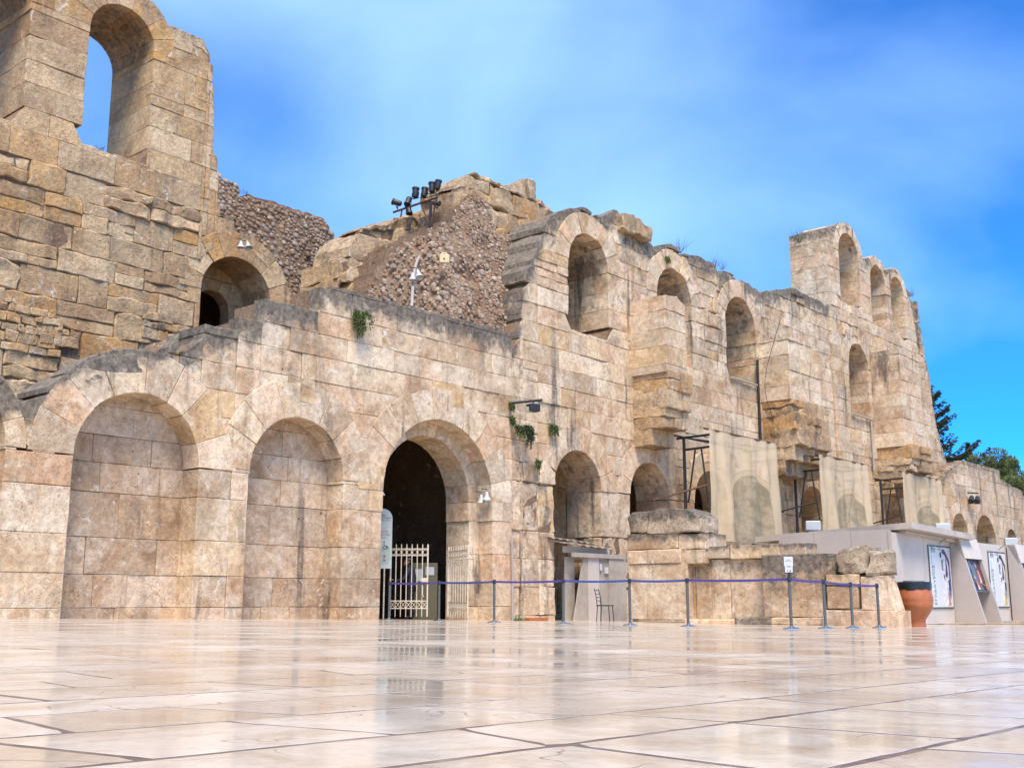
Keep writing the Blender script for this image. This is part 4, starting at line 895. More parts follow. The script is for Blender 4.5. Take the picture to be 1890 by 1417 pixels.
arc = [(0.2*math.cos(R(k_)), 2.62+0.12*math.sin(R(k_))) for k_ in range(190, 351, 16)]; flat(arc+[(x*0.93, y+0.012) for x, y in arc[::-1]], fr2, ex, ey, 'signlow', bd, 'theatre_plan')
cc = (0.10, 2.0); ringp = [(cc[0]+0.06*math.cos(R(k_)), cc[1]+0.06*math.sin(R(k_))) for k_ in range(-200, 41, 20)]; flat(ringp+[(cc[0]+(x-cc[0])*0.72, cc[1]+(y-cc[1])*0.72) for x, y in ringp[::-1]], fr2, ex, ey, 'ink', bd, 'wheelchair_symbol')
flat([(cc[0]-.03, cc[1]+.015), (cc[0]+.05, cc[1]+.015), (cc[0]+.085, cc[1]-.06), (cc[0]+.105, cc[1]-.05), (cc[0]+.07, cc[1]+.035), (cc[0]-.01, cc[1]+.035), (cc[0]-.012, cc[1]+.1), (cc[0]-.035, cc[1]+.1)], fr2, ex, ey, 'ink', bd, 'wheelchair_symbol')
flat([(cc[0]-.022+0.02*math.cos(R(k_)), cc[1]+.135+0.02*math.sin(R(k_))) for k_ in range(0, 360, 45)], fr2, ex, ey, 'ink', bd, 'wheelchair_symbol')
for zz in (1.62, 1.74):
    for xx in (-0.06, 0.09):
        o1 = [(xx+0.045*math.cos(R(k_)), zz+0.045*math.sin(R(k_))) for k_ in range(0, 361, 24)]; flat(o1+[(xx+(x-xx)*.78, zz+(y-zz)*.78) for x, y in o1[::-1]], fr2, ex, ey, 'redink', bd, 'prohibition_symbol'); flat([(xx-.012, zz-.02), (xx+.012, zz-.02), (xx+.012, zz+.02), (xx-.012, zz+.02)], fr2, ex, ey, 'ink', bd, 'prohibition_symbol')
text('ΑΝΟΙΚΤΟ', 0.035, fr2+ex*0.02+ZV*1.93, ex, ey, 'ink', bd); text('OPEN', 0.03, fr2+ex*0.02+ZV*1.88, ex, ey, 'ink', bd)
# ------------------------------------------------------------------ cabinet and man behind the gate
cp = gat(783, 34.2); t = thing('olive_cabinet', cp, 'tall olive metal cabinet with papers taped on it behind the gate', 'cabinet')
a_ = Acc(); box(a_, cp+ZV*0.83, 0.75, 0.55, 1.66, 0.1, bev=0.015); bdy = link('body', a_, 'olive', t)
for dx, zz, w_2, h_ in ((-0.16, 1.30, 0.22, 0.36), (0.17, 1.42, 0.26, 0.24)):
    a_ = Acc(); box(a_, cp+Vector((dx, -0.292+dx*0.1, zz)), w_2, 0.004, h_, 0.1); link('paper_sheet', a_, 'paper', t)
mp0 = gat(757, 33.2)
def skin_body(name, verts, edges, root, m, parent, sub=2):
    me = bpy.data.meshes.new(name); me.from_pydata([v_[0] for v_ in verts], edges, []); o = bpy.data.objects.new(name, me); COL.objects.link(o); o.parent = parent
    sk = o.modifiers.new('skin', 'SKIN'); sk.use_smooth_shade = True
    for i, v_ in enumerate(verts): me.skin_vertices[0].data[i].radius = (v_[1], v_[2] if len(v_) > 2 else v_[1])
    for i in range(len(verts)): me.skin_vertices[0].data[i].use_root = (i == root)
    s_ = o.modifiers.new('sub', 'SUBSURF'); s_.levels = sub; s_.render_levels = sub
    me.materials.append(M[m]); return o
man = thing('person', mp0, 'person in dark jacket and trousers reaching forward behind the left gate leaf', 'person')
bvs = [((0, 0, 0.95), .15, .11), ((0.01, 0, 1.12), .155, .11), ((0.0, 0, 1.30), .18, .12), ((-0.02, 0, 1.43), .15, .10), ((-0.05, 0, 1.51), .062), ((-0.075, 0, 1.57), .055),
       ((-0.06, -0.19, 1.41), .075), ((-0.16, -0.24, 1.17), .058), ((-0.36, -0.24, 1.10), .046), ((-0.46, -0.24, 1.12), .036),
       ((0.04, 0.19, 1.40), .075), ((0.10, 0.24, 1.14), .058), ((-0.02, 0.24, 0.92), .046), ((-0.05, 0.23, 0.84), .036),
       ((0, -0.09, 0.88), .10), ((-0.02, -0.10, 0.50), .075), ((0.01, -0.10, 0.10), .052), ((-0.05, -0.10, 0.05), .05, .04), ((-0.16, -0.10, 0.035), .045, .032),
       ((0.02, 0.09, 0.88), .10), ((0.03, 0.10, 0.50), .075), ((0.08, 0.10, 0.10), .052), ((0.02, 0.10, 0.05), .05, .04), ((-0.09, 0.10, 0.035), .045, .032)]
bed = [(0, 1), (1, 2), (2, 3), (3, 4), (4, 5), (3, 6), (6, 7), (7, 8), (8, 9), (3, 10), (10, 11), (11, 12), (12, 13), (0, 14), (14, 15), (15, 16), (16, 17), (17, 18), (0, 19), (19, 20), (20, 21), (21, 22), (22, 23)]
skin_body('body', bvs, bed, 0, 'jacket', man)
leg_v = [((0, 0, 0.97), .155, .115), ((0, -0.09, 0.88), .108), ((-0.02, -0.10, 0.50), .083), ((0.01, -0.10, 0.09), .062), ((0.02, 0.09, 0.88), .108), ((0.03, 0.10, 0.50), .083), ((0.08, 0.10, 0.09), .062)]
skin_body('trousers', leg_v, [(0, 1), (1, 2), (2, 3), (0, 4), (4, 5), (5, 6)], 0, 'trousers', man)
def local(acc_, name, m, parent):
    me = bpy.data.meshes.new(name); me.from_pydata([tuple(v_) for v_ in acc_.V], [], acc_.Fc); me.polygons.foreach_set('use_smooth', acc_.sm); me.materials.append(M[m])
    o = bpy.data.objects.new(name, me); COL.objects.link(o); o.parent = parent; return o
bm = bmesh.new(); bmesh.ops.create_uvsphere(bm, u_segments=20, v_segments=14, radius=1)
hc = Vector((-0.115, 0, 1.66))
for v_ in bm.verts:
    x, y, z = v_.co; X = x*0.098; Y_ = y*0.076; Z_ = z*0.118
    if z < -0.2: X *= 1.0-0.18*(-z-0.2) if x > 0 else 1.0; Y_ *= 1-0.3*(-z-.2)
    if x < -0.55 and abs(y) < 0.28: X -= 0.028*max(0, 1-abs(z+0.12)*4.5)*(1-abs(y)/0.28)      # nose
    if x < -0.5 and abs(z-0.12) < 0.16: X += 0.008                                           # eye sockets
    if x < -0.4 and z < -0.6: X -= 0.008                                                      # chin
    a2 = R(14); v_.co = hc+Vector((X*math.cos(a2)-Z_*math.sin(a2)*-1, Y_, Z_*math.cos(a2)-X*math.sin(a2)*-1))
bm.verts.index_update(); ha = Acc(); ha.add([v_.co.copy() for v_ in bm.verts], [tuple(q.index for q in f.verts) for f in bm.faces], [True]*len(bm.faces)); bm.free(); local(ha, 'head', 'skin', man)
bm = bmesh.new(); bmesh.ops.create_uvsphere(bm, u_segments=18, v_segments=12, radius=1)
bmesh.ops.delete(bm, geom=[v_ for v_ in bm.verts if v_.co.z < -0.25 or (v_.co.x < -0.35 and v_.co.z < 0.55)], context='VERTS')
for v_ in bm.verts: v_.co = hc+Vector((v_.co.x*0.104+0.006, v_.co.y*0.083, v_.co.z*0.125+0.008))
bm.verts.index_update(); ha = Acc(); ha.add([v_.co.copy() for v_ in bm.verts], [tuple(q.index for q in f.verts) for f in bm.faces], [True]*len(bm.faces)); bm.free(); local(ha, 'hair', 'hair', man)
for sy in (-1, 1):
    ha = Acc(); lathe(ha, hc+Vector((0.012, sy*0.074, -0.005)), [(0.0, -.008), (0.026, -.004), (0.03, .004), (0.0, .008)], 10, Vector((0, sy, 0))); local(ha, 'ear', 'skin', man)
def hand(base, dirx, up, parent):
    vs = [(base, .034, .02), (base+dirx*0.05, .038, .018), (base+dirx*0.09, .036, .015)]; es = [(0, 1), (1, 2)]; side = dirx.cross(up)
    for i, (off, ln, cu) in enumerate(((-.03, .065, .02), (-.01, .08, .03), (.01, .075, .035), (.028, .06, .035))):
        b = base+dirx*0.088+side*off; k0 = len(vs); vs += [(b, .010), (b+dirx*ln*.5-up*cu*.4, .009), (b+dirx*ln*.9-up*cu*1.2, .008)]; es += [(2, k0), (k0, k0+1), (k0+1, k0+2)]
    b = base+dirx*0.03-side*0.035; k0 = len(vs); vs += [(b, .012), (b+dirx*.035-side*.025, .010), (b+dirx*.065-side*.03, .009)]; es += [(1, k0), (k0, k0+1), (k0+1, k0+2)]
    skin_body('hand', vs, es, 0, 'skin', parent, 1)
hand(Vector((-0.47, -0.24, 1.12)), Vector((-0.97, 0, 0.24)).normalized(), Vector((0.24, 0, 0.97)), man)
hand(Vector((-0.052, 0.23, 0.83)), Vector((-0.15, 0, -0.99)).normalized(), Vector((-0.99, 0, 0.15)), man)

# ================================================================== plywood shack, chair, pot
sh = FA.P(30.4, 0, wC+1.0); sh.z = G(sh.x, sh.y)
t = thing('plywood_shack', sh, 'grey plywood shack with tin roof filling the first ground arch', 'shack')
ws = WA+0.35; zg = sh.z
def pan(name, x0, x1, y0, y1, w, m, th=0.05, tilt=None, par=None):
    u0, zt = uz(x0, y0, w); u1 = uz(x1, y0, w)[0]; zb_ = zg-0.02 if y1 is None else uz(x0, y1, w)[1]
    ut = tilt if tilt is not None else 0.0
    a_ = Acc(); P = FA.P; hexa(a_, [P(u0, zb_, w-th), P(u1, zb_, w-th), P(u1, zb_, w), P(u0, zb_, w), P(u0+ut, zt, w-th), P(u1, zt, w-th), P(u1, zt, w), P(u0+ut, zt, w)]); return link(name, a_, m, par or t)
pan('board', 1043, 1060, 1027, None, ws-0.35, 'sheet'); pan('board', 1058, 1084, 1027, None, ws, 'sheet', tilt=0.55)
pan('board', 1085.5, 1106, 1027, None, ws+0.02, 'panel'); pan('board', 1107, 1123, 1027, None, ws, 'sheet'); pan('board', 1124, 1155, 1024, None, ws+0.05, 'sheet')
pan('lintel', 1060, 1153, 1019, 1027, ws+0.09, 'sheet', 0.12); pan('upper_board', 1040, 1125, 1007, 1019, ws-0.3, 'panel', 0.05)
pan('notice_sheet', 1107, 1111, 1040, 1052, ws+0.062, 'paper', 0.004); pan('notice_sheet', 1116, 1123, 1046, 1058, ws+0.062, 'paper', 0.004)
for (xa, ya, xb, yb, dw) in ((1031, 991, 1120, 1001, 0.0), (1034, 997, 1133, 1008, 0.35)):
    u0, z0 = uz(xa, ya, ws); u1, z1 = uz(xb, yb, ws); z1 = z0-0.12; V = []; Fc = []; n = 28
    for k_ in range(n+1):
        s = k_/n; u = u0+(u1-u0)*s; zz = z0+(z1-z0)*s+0.018*math.cos(s*n*math.pi/2*1.01)
        V += [FA.P(u, zz-dw*.18, ws-0.35+dw), FA.P(u, zz+0.14-dw*.18, ws-1.3+dw), FA.P(u, zz+0.15-dw*.18, ws-1.3+dw), FA.P(u, zz+0.012-dw*.18, ws-0.35+dw)]
    for k_ in range(n):
        q = 4*k_; Fc += [(q+3, q+7, q+6, q+2), (q+1, q+5, q+4, q), (q, q+4, q+7, q+3), (q+2, q+6, q+5, q+1)]
    Fc += [(0, 3, 2, 1), (4*n, 4*n+1, 4*n+2, 4*n+3)]
    link('tin_roof', Acc().add(V, Fc), 'tin', t)
chp = gat(1117, 33.2); t = thing('metal_chair', chp, 'thin black metal chair in front of the plywood shack', 'chair')
cd = Vector((0.92, -0.38, 0)).normalized(); cs = Vector((0.38, 0.92, 0)).normalized()
def C(x, y, z): return chp+cd*x+cs*y+ZV*z
for sx, sy in ((-1, -1), (-1, 1), (1, -1), (1, 1)):
    a_ = Acc(); tube(a_, [C(sx*.2, sy*.2, 0), C(sx*.17, sy*.19, .45)], 0.013, 8); link('leg', a_, 'black', t)
a_ = Acc(); box(a_, C(0, 0, .465), .42, .42, .035, math.atan2(cd.y, cd.x), bev=.01); link('seat', a_, 'black', t)
for sy in (-1, 1):
    a_ = Acc(); tube(a_, [C(-.18, sy*.19, .45), C(-.20, sy*.19, .7), C(-.26, sy*.19, .95)], 0.012, 8); link('back_post', a_, 'black', t)
for z, x in ((.6, -.19), (.7, -.20), (.8, -.222), (.9, -.247)):
    a_ = Acc(); tube(a_, [C(x, -.19, z), C(x, .19, z)], 0.01, 8); link('back_slat', a_, 'black', t)
pp = gat(1691, 30.5); t = thing('terracotta_pot', pp, 'large terracotta pot lined with a black bin bag beside the ticket booth', 'pot')
a_ = Acc(); lathe(a_, pp, [(0.24, 0), (0.25, 0.02), (0.24, 0.06), (0.235, 0.16), (0.28, 0.24), (0.38, 0.38), (0.445, 0.52), (0.452, 0.54), (0.47, 0.62), (0.465, 0.65), (0.475, 0.68), (0.47, 0.80), (0.435, 0.95), (0.42, 1.02), (0.43, 1.08), (0.42, 1.15), (0.36, 1.15), (0.34, 0.9)], 40); link('body', a_, 'terracotta', t)
a_ = Acc(); V = []; Fc = []; n = 44; rows = [(0.445, 0.98), (0.45, 1.04), (0.452, 1.12), (0.44, 1.175), (0.40, 1.185), (0.35, 1.16), (0.3, 1.0)]
for j, (rr, z) in enumerate(rows):
    for k_ in range(n):
        aa = 2*math.pi*k_/n; rf_ = rr+0.016*noise.noise(Vector((math.cos(aa)*7, math.sin(aa)*7, j*1.2))); zz = z+(0.06*noise.noise(Vector((math.cos(aa)*3, math.sin(aa)*3, 5))) if j == 0 else 0.012*noise.noise(Vector((math.cos(aa)*6, math.sin(aa)*6, j))))
        V.append(pp+Vector((rf_*math.cos(aa), rf_*math.sin(aa), zz)))
for j in range(len(rows)-1):
    for k_ in range(n): Fc.append((j*n+k_, j*n+(k_+1) % n, (j+1)*n+(k_+1) % n, (j+1)*n+k_))
link('bin_liner', a_.add(V, Fc, [True]*len(Fc)), 'binbag', t)
a_ = Acc(); lathe(a_, pp+ZV*1.17, [(0.27, 0), (0.28, 0.02), (0.28, 0.045), (0.25, 0.05)], 28); link('lid', a_, 'lens', t)

# ================================================================== ticket booth
kc = gat(1655, 36.4); wK = kc.dot(N); uK = kc.dot(U); zK = kc.z-0.02
t = thing('ticket_booth', kc, 'beige panelled ticket booth with flat projecting roof and poster frames', 'booth'); KT = t
def kb(name, u0, u1, z0, z1, w0, w1, m, par=None, label=None):
    a_ = Acc(); P = FA.P; hexa(a_, [P(u0, z0, w0), P(u1, z0, w0), P(u1, z0, w1), P(u0, z0, w1), P(u0, z1, w0), P(u1, z1, w0), P(u1, z1, w1), P(u0, z1, w1)]); o = link(name, a_, m, par or KT)
    if label: o['label'] = label
    return o
zR = FA.pt(1657, 983, wK)[1]
def ku(px, py, w): return FA.pt(px, py, w)[0]
uS = ku(1708, 1060, wK); uB1 = ku(1757, 1060, wK); uEnd = ku(1990, 1060, wK)
wB = FA.pt(1, 1, 0) and solve_w(uK, 1440, 1050)
for i in range(3):
    a0, a1 = wB+(wK-0.06-wB)*i/3, wB+(wK-0.06-wB)*(i+1)/3-0.012; kb('side_panel', uK, uK+0.06, zK, zR+0.1, a0, a1, 'shadow_panel')
kb('front_panel', uK, uS-0.012, zK, zR, wK-0.06, wK, 'panel'); kb('front_panel', uS+0.012, uB1, zK, zR, wK-0.06, wK, 'panel'); kb('seam_strip', uS-0.012, uS+0.012, zK, zR, wK-0.05, wK-0.02, 'rust')
kb('corner_trim', uK-0.03, uK-0.002, zK, zR+0.05, wK-0.10, wK+0.004, 'shadow_panel')
zW = FA.pt(1757, 995, wK)[1]
kb('rear_panel', uB1+0.002, uEnd, zK, zW, wK-0.5, wK-0.062, 'panel')
# roof slab defined by its four corners
c1 = FA.pt(1682, 963, wK+0.55); c1p = FA.P(c1[0], c1[1], wK+0.55); e2 = FA.pt(1797, 986, wK+0.55); c2p = FA.P(e2[0], e2[1], wK+0.55)
r_ = ray(1394, 990); q_ = (c1[0]-0.0)/(r_.dot(U)); c4p = CAM+r_*q_; c3p = c2p+(c4p-c1p)
th_ = Vector((0, 0, -0.20)); a_ = Acc(); hexa(a_, [c4p+th_, c3p+th_, c2p+th_, c1p+th_, c4p, c3p, c2p, c1p]); rf = link('roof', a_, 'roofing', KT)
ins = lambda p_, k_: p_
a_ = Acc(); i1 = c1p.lerp(c3p, 0.06)+ZV*-0.215; i2 = c2p.lerp(c4p, 0.06)+ZV*-0.215; i3 = c3p.lerp(c1p, 0.06)+ZV*-0.215; i4 = c4p.lerp(c2p, 0.06)+ZV*-0.215
hexa(a_, [i4+ZV*-.10, i3+ZV*-.10, i2+ZV*-.10, i1+ZV*-.10, i4, i3, i2, i1]); link('soffit_beam', a_, 'shadow_panel', rf)
# slanted bays
def bay(u0, u1, name='bay'):
    P = FA.P; zt = zW+0.02
    def fin(u, th=0.13):
        a_ = Acc(); pr = [(0.0, zK), (1.05, zK), (0.30, zt), (0.0, zt)]; V = [P(u, z, wK+x) for x, z in pr]+[P(u+th, z, wK+x) for x, z in pr]
        a_.add(V, [(0, 1, 2, 3), (7, 6, 5, 4), (0, 4, 5, 1), (1, 5, 6, 2), (2, 6, 7, 3), (3, 7, 4, 0)]); link('bay_fin', a_, 'shadow_panel', KT)
    fin(u0); fin(u1-0.13)
    hz = zt-zK
    def sl(z): return wK+0.30+(zt-z)/hz*0.75
    a_ = Acc(); zl = zt-hz*0.24; hexa(a_, [P(u0, zl, sl(zl)-0.1), P(u1, zl, sl(zl)-0.1), P(u1, zl, sl(zl)+0.03), P(u0, zl, sl(zl)+0.03), P(u0, zt+.03, wK), P(u1, zt+.03, wK), P(u1, zt+.03, sl(zt)+.03), P(u0, zt+.03, sl(zt)+.03)]); link('bay_header', a_, 'panel', KT)
    kb('bay_back', u0+0.13, u1-0.13, zK, zt, wK+0.002, wK+0.02, 'panel')
    return zl, zt-hz*0.62, sl
def board(u0, u1, za, zb_, sl, mats):
    P = FA.P; a_ = Acc(); u0 += 0.14; u1 -= 0.14; da = 0.12
    hexa(a_, [P(u0, zb_, sl(zb_)-da-.03), P(u1, zb_, sl(zb_)-da-.03), P(u1, zb_, sl(zb_)-da), P(u0, zb_, sl(zb_)-da), P(u0, za, sl(za)-da-.03), P(u1, za, sl(za)-da-.03), P(u1, za, sl(za)-da), P(u0, za, sl(za)-da)])
    b_ = link('display_board', a_, plain('dark_print', (0.035, 0.030, 0.032), 0.3, 0, 0.5, 2.0), KT)
    o0 = P(u0, zb_, sl(zb_)-da); ex_ = U; ey_ = (P(u0, za, sl(za)-da)-o0); H_ = ey_.length; ey_ = ey_/H_; W_ = u1-u0; nn_ = ex_.cross(ey_)
    for k_, (m_, poly) in enumerate(mats): flat([(x*W_, y*H_) for x, y in poly], o0+nn_*(0.002+0.0015*k_), ex_, ey_, m_, b_, 'print')
    a_ = Acc(); hexa(a_, [P(u0, zb_-.05, sl(zb_)-da-.03), P(u1, zb_-.05, sl(zb_)-da-.03), P(u1, zb_-.05, sl(zb_)-da+.06), P(u0, zb_-.05, sl(zb_)-da+.06), P(u0, zb_-.001, sl(zb_)-da-.03), P(u1, zb_-.001, sl(zb_)-da-.03), P(u1, zb_-.001, sl(zb_)-da+.06), P(u0, zb_-.001, sl(zb_)-da+.06)]); link('ledge', a_, 'steel', b_)
def blob(cx, cy, rx, ry, n=10, seed=0): return [(cx+rx*math.cos(2*math.pi*i/n)*(1+.2*noise.noise(Vector((i*1.7, seed, 0)))), cy+ry*math.sin(2*math.pi*i/n)*(1+.2*noise.noise(Vector((i*1.3, seed, 5))))) for i in range(n)]
MI = lambda n, c: plain(n, c, 0.35, 0, 0.3, 9)
mg, mf, mo, my, mr, mw = MI('print_grey', (.12, .12, .13)), MI('print_flesh', (.42, .22, .12)), MI('print_orange', (.45, .14, .05)), MI('print_gold', (.45, .28, .06)), MI('print_darkred', (.09, .015, .02)), MI('print_white', (.55, .52, .5))
def fin_u(px, py): return FA.pt(px, py, wK+1.05)[0]
b1a, b1b = uB1+0.02, fin_u(1851, 1151)+0.1
za, zb_, sl_ = bay(b1a, b1b)
board(b1a, b1b, za, zb_, sl_, [(mg, [(.28, .25), (.62, .3), (.58, .85), (.34, .8)]), (mr, [(.72, .35), (.98, .2), (.9, .95), (.72, .98)]), (mf, blob(.12, .72, .09, .16, 10, 1)), (mf, blob(.33, .86, .06, .09, 10, 2)), (mg, blob(.24, .80, .10, .12, 10, 8)), (mf, blob(.66, .8, .07, .10, 10, 3)), (mo, [(.63, .3), (.82, .28), (.78, .62), (.68, .68), (.62, .6)]), (mw, [(.66, .25), (.75, .24), (.72, .52)]), (my, blob(.38, .42, .06, .07, 10, 4)), (mo, [(.36, .02), (.60, .02), (.50, .24), (.44, .36), (.36, .3)]), (mw, [(.38, .04), (.5, .03), (.44, .2)]), (my, [(.55, .26), (.93, .14), (.93, .165), (.57, .285)]), (my, [(.55, .27), (.58, .27), (.69, .02), (.66, .02)]), (mo, [(.9, .03), (.98, .02), (.95, .25), (.9, .22)])])
b2a = ku(1862, 1060, wK)+0.02
za, zb_, sl_ = bay(b2a, b2a+(b1b-b1a)); board(b2a, b2a+(b1b-b1a), za, zb_, sl_, [(mg, blob(.4, .4, .12, .12, 10, 5)), (mw, [(.25, .15), (.6, .15), (.6, .17), (.25, .17)]), (mr, blob(.7, .8, .1, .1, 10, 6))])
# posters in frames
MPAPER = plain('poster_paper', (0.60, 0.62, 0.62), 0.3, 0, 0.03)
mpu, mdk, mbl, mpk, mwt, mor = MI('print_purple', (.10, .03, .12)), MI('print_dark', (.035, .025, .04)), MI('print_blue', (.05, .09, .30)), MI('print_pink', (.45, .16, .20)), MI('print_pale', (.66, .66, .70)), MI('print_coral', (.55, .22, .12))
def poster(u0, u1, z0, z1, w, cols, label):
    P = FA.P; W_, H_ = u1-u0, z1-z0; f_ = kb('poster_frame', u0-.05, u1+.05, z0-.05, z1+.05, w, w+0.03, 'steel', None, label)
    a_ = Acc(); hexa(a_, [P(u0, z0, w+.03), P(u1, z0, w+.03), P(u1, z0, w+.036), P(u0, z0, w+.036), P(u0, z1, w+.03), P(u1, z1, w+.03), P(u1, z1, w+.036), P(u0, z1, w+.036)]); link('poster', a_, MPAPER, f_)
    o0 = P(u0, z0, w+.037); S = lambda pts: [(x*W_, y*H_) for x, y in pts]
    fig = [(cols[4], [(.50, .02), (.90, .02), (.93, .3), (.92, .6), (.88, .78), (.72, .9), (.55, .8), (.52, .6), (.56, .35)]), (cols[0], blob(.66, .93, .085, .045, 12, 11)), (cols[1], blob(.52, .87, .05, .05, 10, 12)),
           (cols[0], [(.60, .92), (.75, .94), (.93, .78), (.95, .60), (.90, .62), (.84, .76), (.72, .86)]), (cols[1], [(.74, .84), (.80, .70), (.82, .55), (.78, .48), (.70, .52), (.74, .66)]), (cols[1], [(.54, .78), (.60, .80), (.59, .66), (.63, .60), (.56, .62)]),
           (cols[3], [(.86, .70), (.92, .66), (.93, .40), (.87, .44)]), (cols[2], [(.88, .62), (.94, .60), (.95, .30), (.90, .12), (.80, .30), (.86, .40)]), (cols[1], [(.82, .46), (.90, .44), (.90, .28), (.83, .33)]), (cols[5], [(.76, .26), (.82, .24), (.90, .04), (.74, .02), (.80, .12)]), (cols[4], [(.64, .82), (.72, .82), (.70, .70), (.62, .66)]), (cols[1], [(.62, .55), (.66, .54), (.66, .44), (.63, .48)])]
    for k_, (m_, poly) in enumerate(fig): flat(S(poly), o0+N*(0.001*k_), U, ZV, m_, f_, 'print', 0.0008)
    text('30.5 - 15.8', W_*0.115, P(u0+W_*.06, z1-H_*.055, w+.038), U, ZV, 'ink', f_); text('2015', W_*0.115, P(u0+W_*.06, z1-H_*.095, w+.038), U, ZV, 'ink', f_)
    text('ΕΠΙΔΑΥΡΟΣ', W_*0.125, P(u0+W_*.20, z0+H_*.03, w+.038), ZV, -U, 'ink', f_); text('ΦΕΣΤΙΒΑΛ ΑΘΗΝΩΝ', W_*0.035, P(u0+W_*.10, z0+H_*.52, w+.038), ZV, -U, 'ink', f_)
pu0 = ku(1716, 1060, wK); pu1 = ku(1754, 1060, wK); pz1 = FA.pt(1716, 1008, wK)[1]; pz0 = FA.pt(1722, 1120, wK)[1]
poster(pu0, pu1, pz0, pz1, wK+0.002, (mpu, mdk, mbl, mpk, mwt, mor), 'purple and blue figure poster in a steel frame')
mgy, mgd = MI('print_mid_grey', (.25, .25, .25)), MI('print_yellow', (.60, .40, .05))
p2 = ku(1829, 1060, wK-0.06)
poster(b2a-0.2-(pu1-pu0), b2a-0.2, pz0, pz1, wK-0.061, (mdk, mdk, mgy, mgd, mwt, mgd), 'black, white and yellow figure poster in a steel frame')
for u in ((pu0+pu1)/2, b2a-0.2-(pu1-pu0)/2):
    a_ = Acc(); zz = pz1+0.22; tube(a_, [FA.P(u+.1, zz-.1, wK), FA.P(u, zz+.02, wK+.18), FA.P(u-.12, zz+.06, wK+.30), FA.P(u-.16, zz+.0, wK+.33)], 0.012, 6); link('picture_lamp', a_, 'steel', KT)
# boxes and lamp on the booth roof
def roofpt(px, py, k_):                                   # on the slab plane
    n_ = (c2p-c1p).cross(c4p-c1p).normalized(); r2 = ray(px, py); return CAM+r2*((c1p-CAM).dot(n_)/r2.dot(n_))
def wbox(p_, sx, sz, label, rot=-0.2):
    t_ = thing('floodlight_box', p_, label, 'floodlight', 'white floodlight boxes on the booth roof'); a_ = Acc(); box(a_, p_+ZV*(sz/2+.04), sx, 0.3, sz, rot, bev=0.03); link('housing', a_, 'white', t_)
    a_ = Acc(); box(a_, p_+ZV*0.02, sx*.6, 0.2, 0.04, rot); link('bracket', a_, 'steel', t_)
wbox(c1p.lerp(c4p, 0.62)+(c2p-c1p)*0.03+ZV*0.002, 0.5, 0.33, 'white floodlight box on the booth roof before the middle banner')
wbox(c2p.lerp(c3p, 0.12)-(c2p-c1p)*0.2+ZV*0.002, 0.5, 0.33, 'white floodlight box near the right end of the booth roof')
wbox(FA.P(ku(1880, 1005, wK), zW+0.02, wK-0.3), 0.5, 0.33, 'white floodlight box above the second booth bay')

# ================================================================== banners on steel frames
def banner(pxp, ypost, tl, tr, ybot, label, flabel, strut):
    uP, zP = uz(pxp, ypost, WA+0.45); wP = WA+0.45
    wBn = solve_w(uP, tl[0], tl[1]); ua, zt = uz(tl[0], tl[1], wBn); ub, zt2 = uz(tr[0], tr[1], wBn); zt = (zt+zt2)/2; zb_ = zt-ybot
    base = FA.P(uP, 0, wP); base.z = G(base.x, base.y); P = FA.P
    t = thing('banner_stand', base, flabel, 'frame', 'black steel banner frames')
    def bar(name, p_, q_, r_=0.045, m='black'): a_ = Acc(); tube(a_, [p_, q_], r_, 8); return link(name, a_, m, t)
    for u in (uP, ub-0.2):
        bar('post', P(u, base.z, wP), P(u, zP, wP), 0.06)
        bar('arm', P(u, zP, wP-0.3), P(u, zP+0.02, wBn+0.02)); bar('arm', P(u, zP-0.45, wP), P(u, zP-0.42, wBn))
        wm = wP+(wBn-wP)*0.45
        bar('brace', P(u, zP-0.44, wm), P(u, zP-2.4, wP+0.12), 0.035); bar('brace', P(u, zP-0.44, wm+0.25), P(u+0.05, zP-2.5, wBn-0.12), 0.035)
    bar('batten', P(ua-0.25, zt+0.0, wBn-0.05), P(ub+0.1, zt+0.0, wBn-0.05), 0.04, 'rust'); bar('top_rail', P(uP-0.5, zP+0.05, wP-0.1), P(ub, zP+0.05, wP-0.1), 0.04)
    bar('diagonal', P(uP, zP, wP), P(ub-0.2, zP+0.01, wBn-0.06), 0.03)
    a0 = FA.pt(*strut[0], WA+0.1); a1 = FA.pt(*strut[1], wBn-0.1); bar('strut', P(a0[0], a0[1], WA+0.1), P(a1[0], a1[1], wBn-0.1), 0.035, strut[2])
    nx, ny = 40, 24; V = []; Fc = []; uvs = []
    for j in range(ny+1):
        for i in range(nx+1):
            s, v_ = i/nx, j/ny; u = ua+(ub-ua)*s+0.10*(1-v_)*s; fall = (1-v_)
            off = 0.11*(0.5+fall)*math.sin(s*27+2*math.sin(s*7))+0.06*fall*noise.noise(Vector((s*6, v_*2, ua)))+0.16*fall*fall*math.sin(s*3.0)
            off += 0.03*math.sin((s*5-v_*3)*4)*fall
            V.append(P(u, zt+(zb_-zt)*fall+0.05*math.sin(s*math.pi)*-(1 if j == ny else 0)*0.3+(0.06*noise.noise(Vector((s*4, 0, ua))) if j == 0 else 0), wBn+off)); uvs.append((s, v_))
    for j in range(ny):
        for i in range(nx): q = j*(nx+1)+i; Fc.append((q, q+1, q+nx+2, q+nx+1))
    o = link('banner', Acc().add(V, Fc, [True]*len(Fc)), 'banner', None, label, 'banner', 'printed scrim banners', origin=P((ua+ub)/2, zb_, wBn))
    ul = o.data.uv_layers.new(name='UVMap')
    for lp in o.data.loops: ul.data[lp.index].uv = uvs[lp.vertex_index]
banner(1262, 808, (1308, 792), (1433, 818), 4.05, 'large tan scrim banner printed with an arch, beside the blackened pier', 'black steel frame holding the largest banner beside the blackened pier', ((1205, 923), (1311, 893), 'rust'))
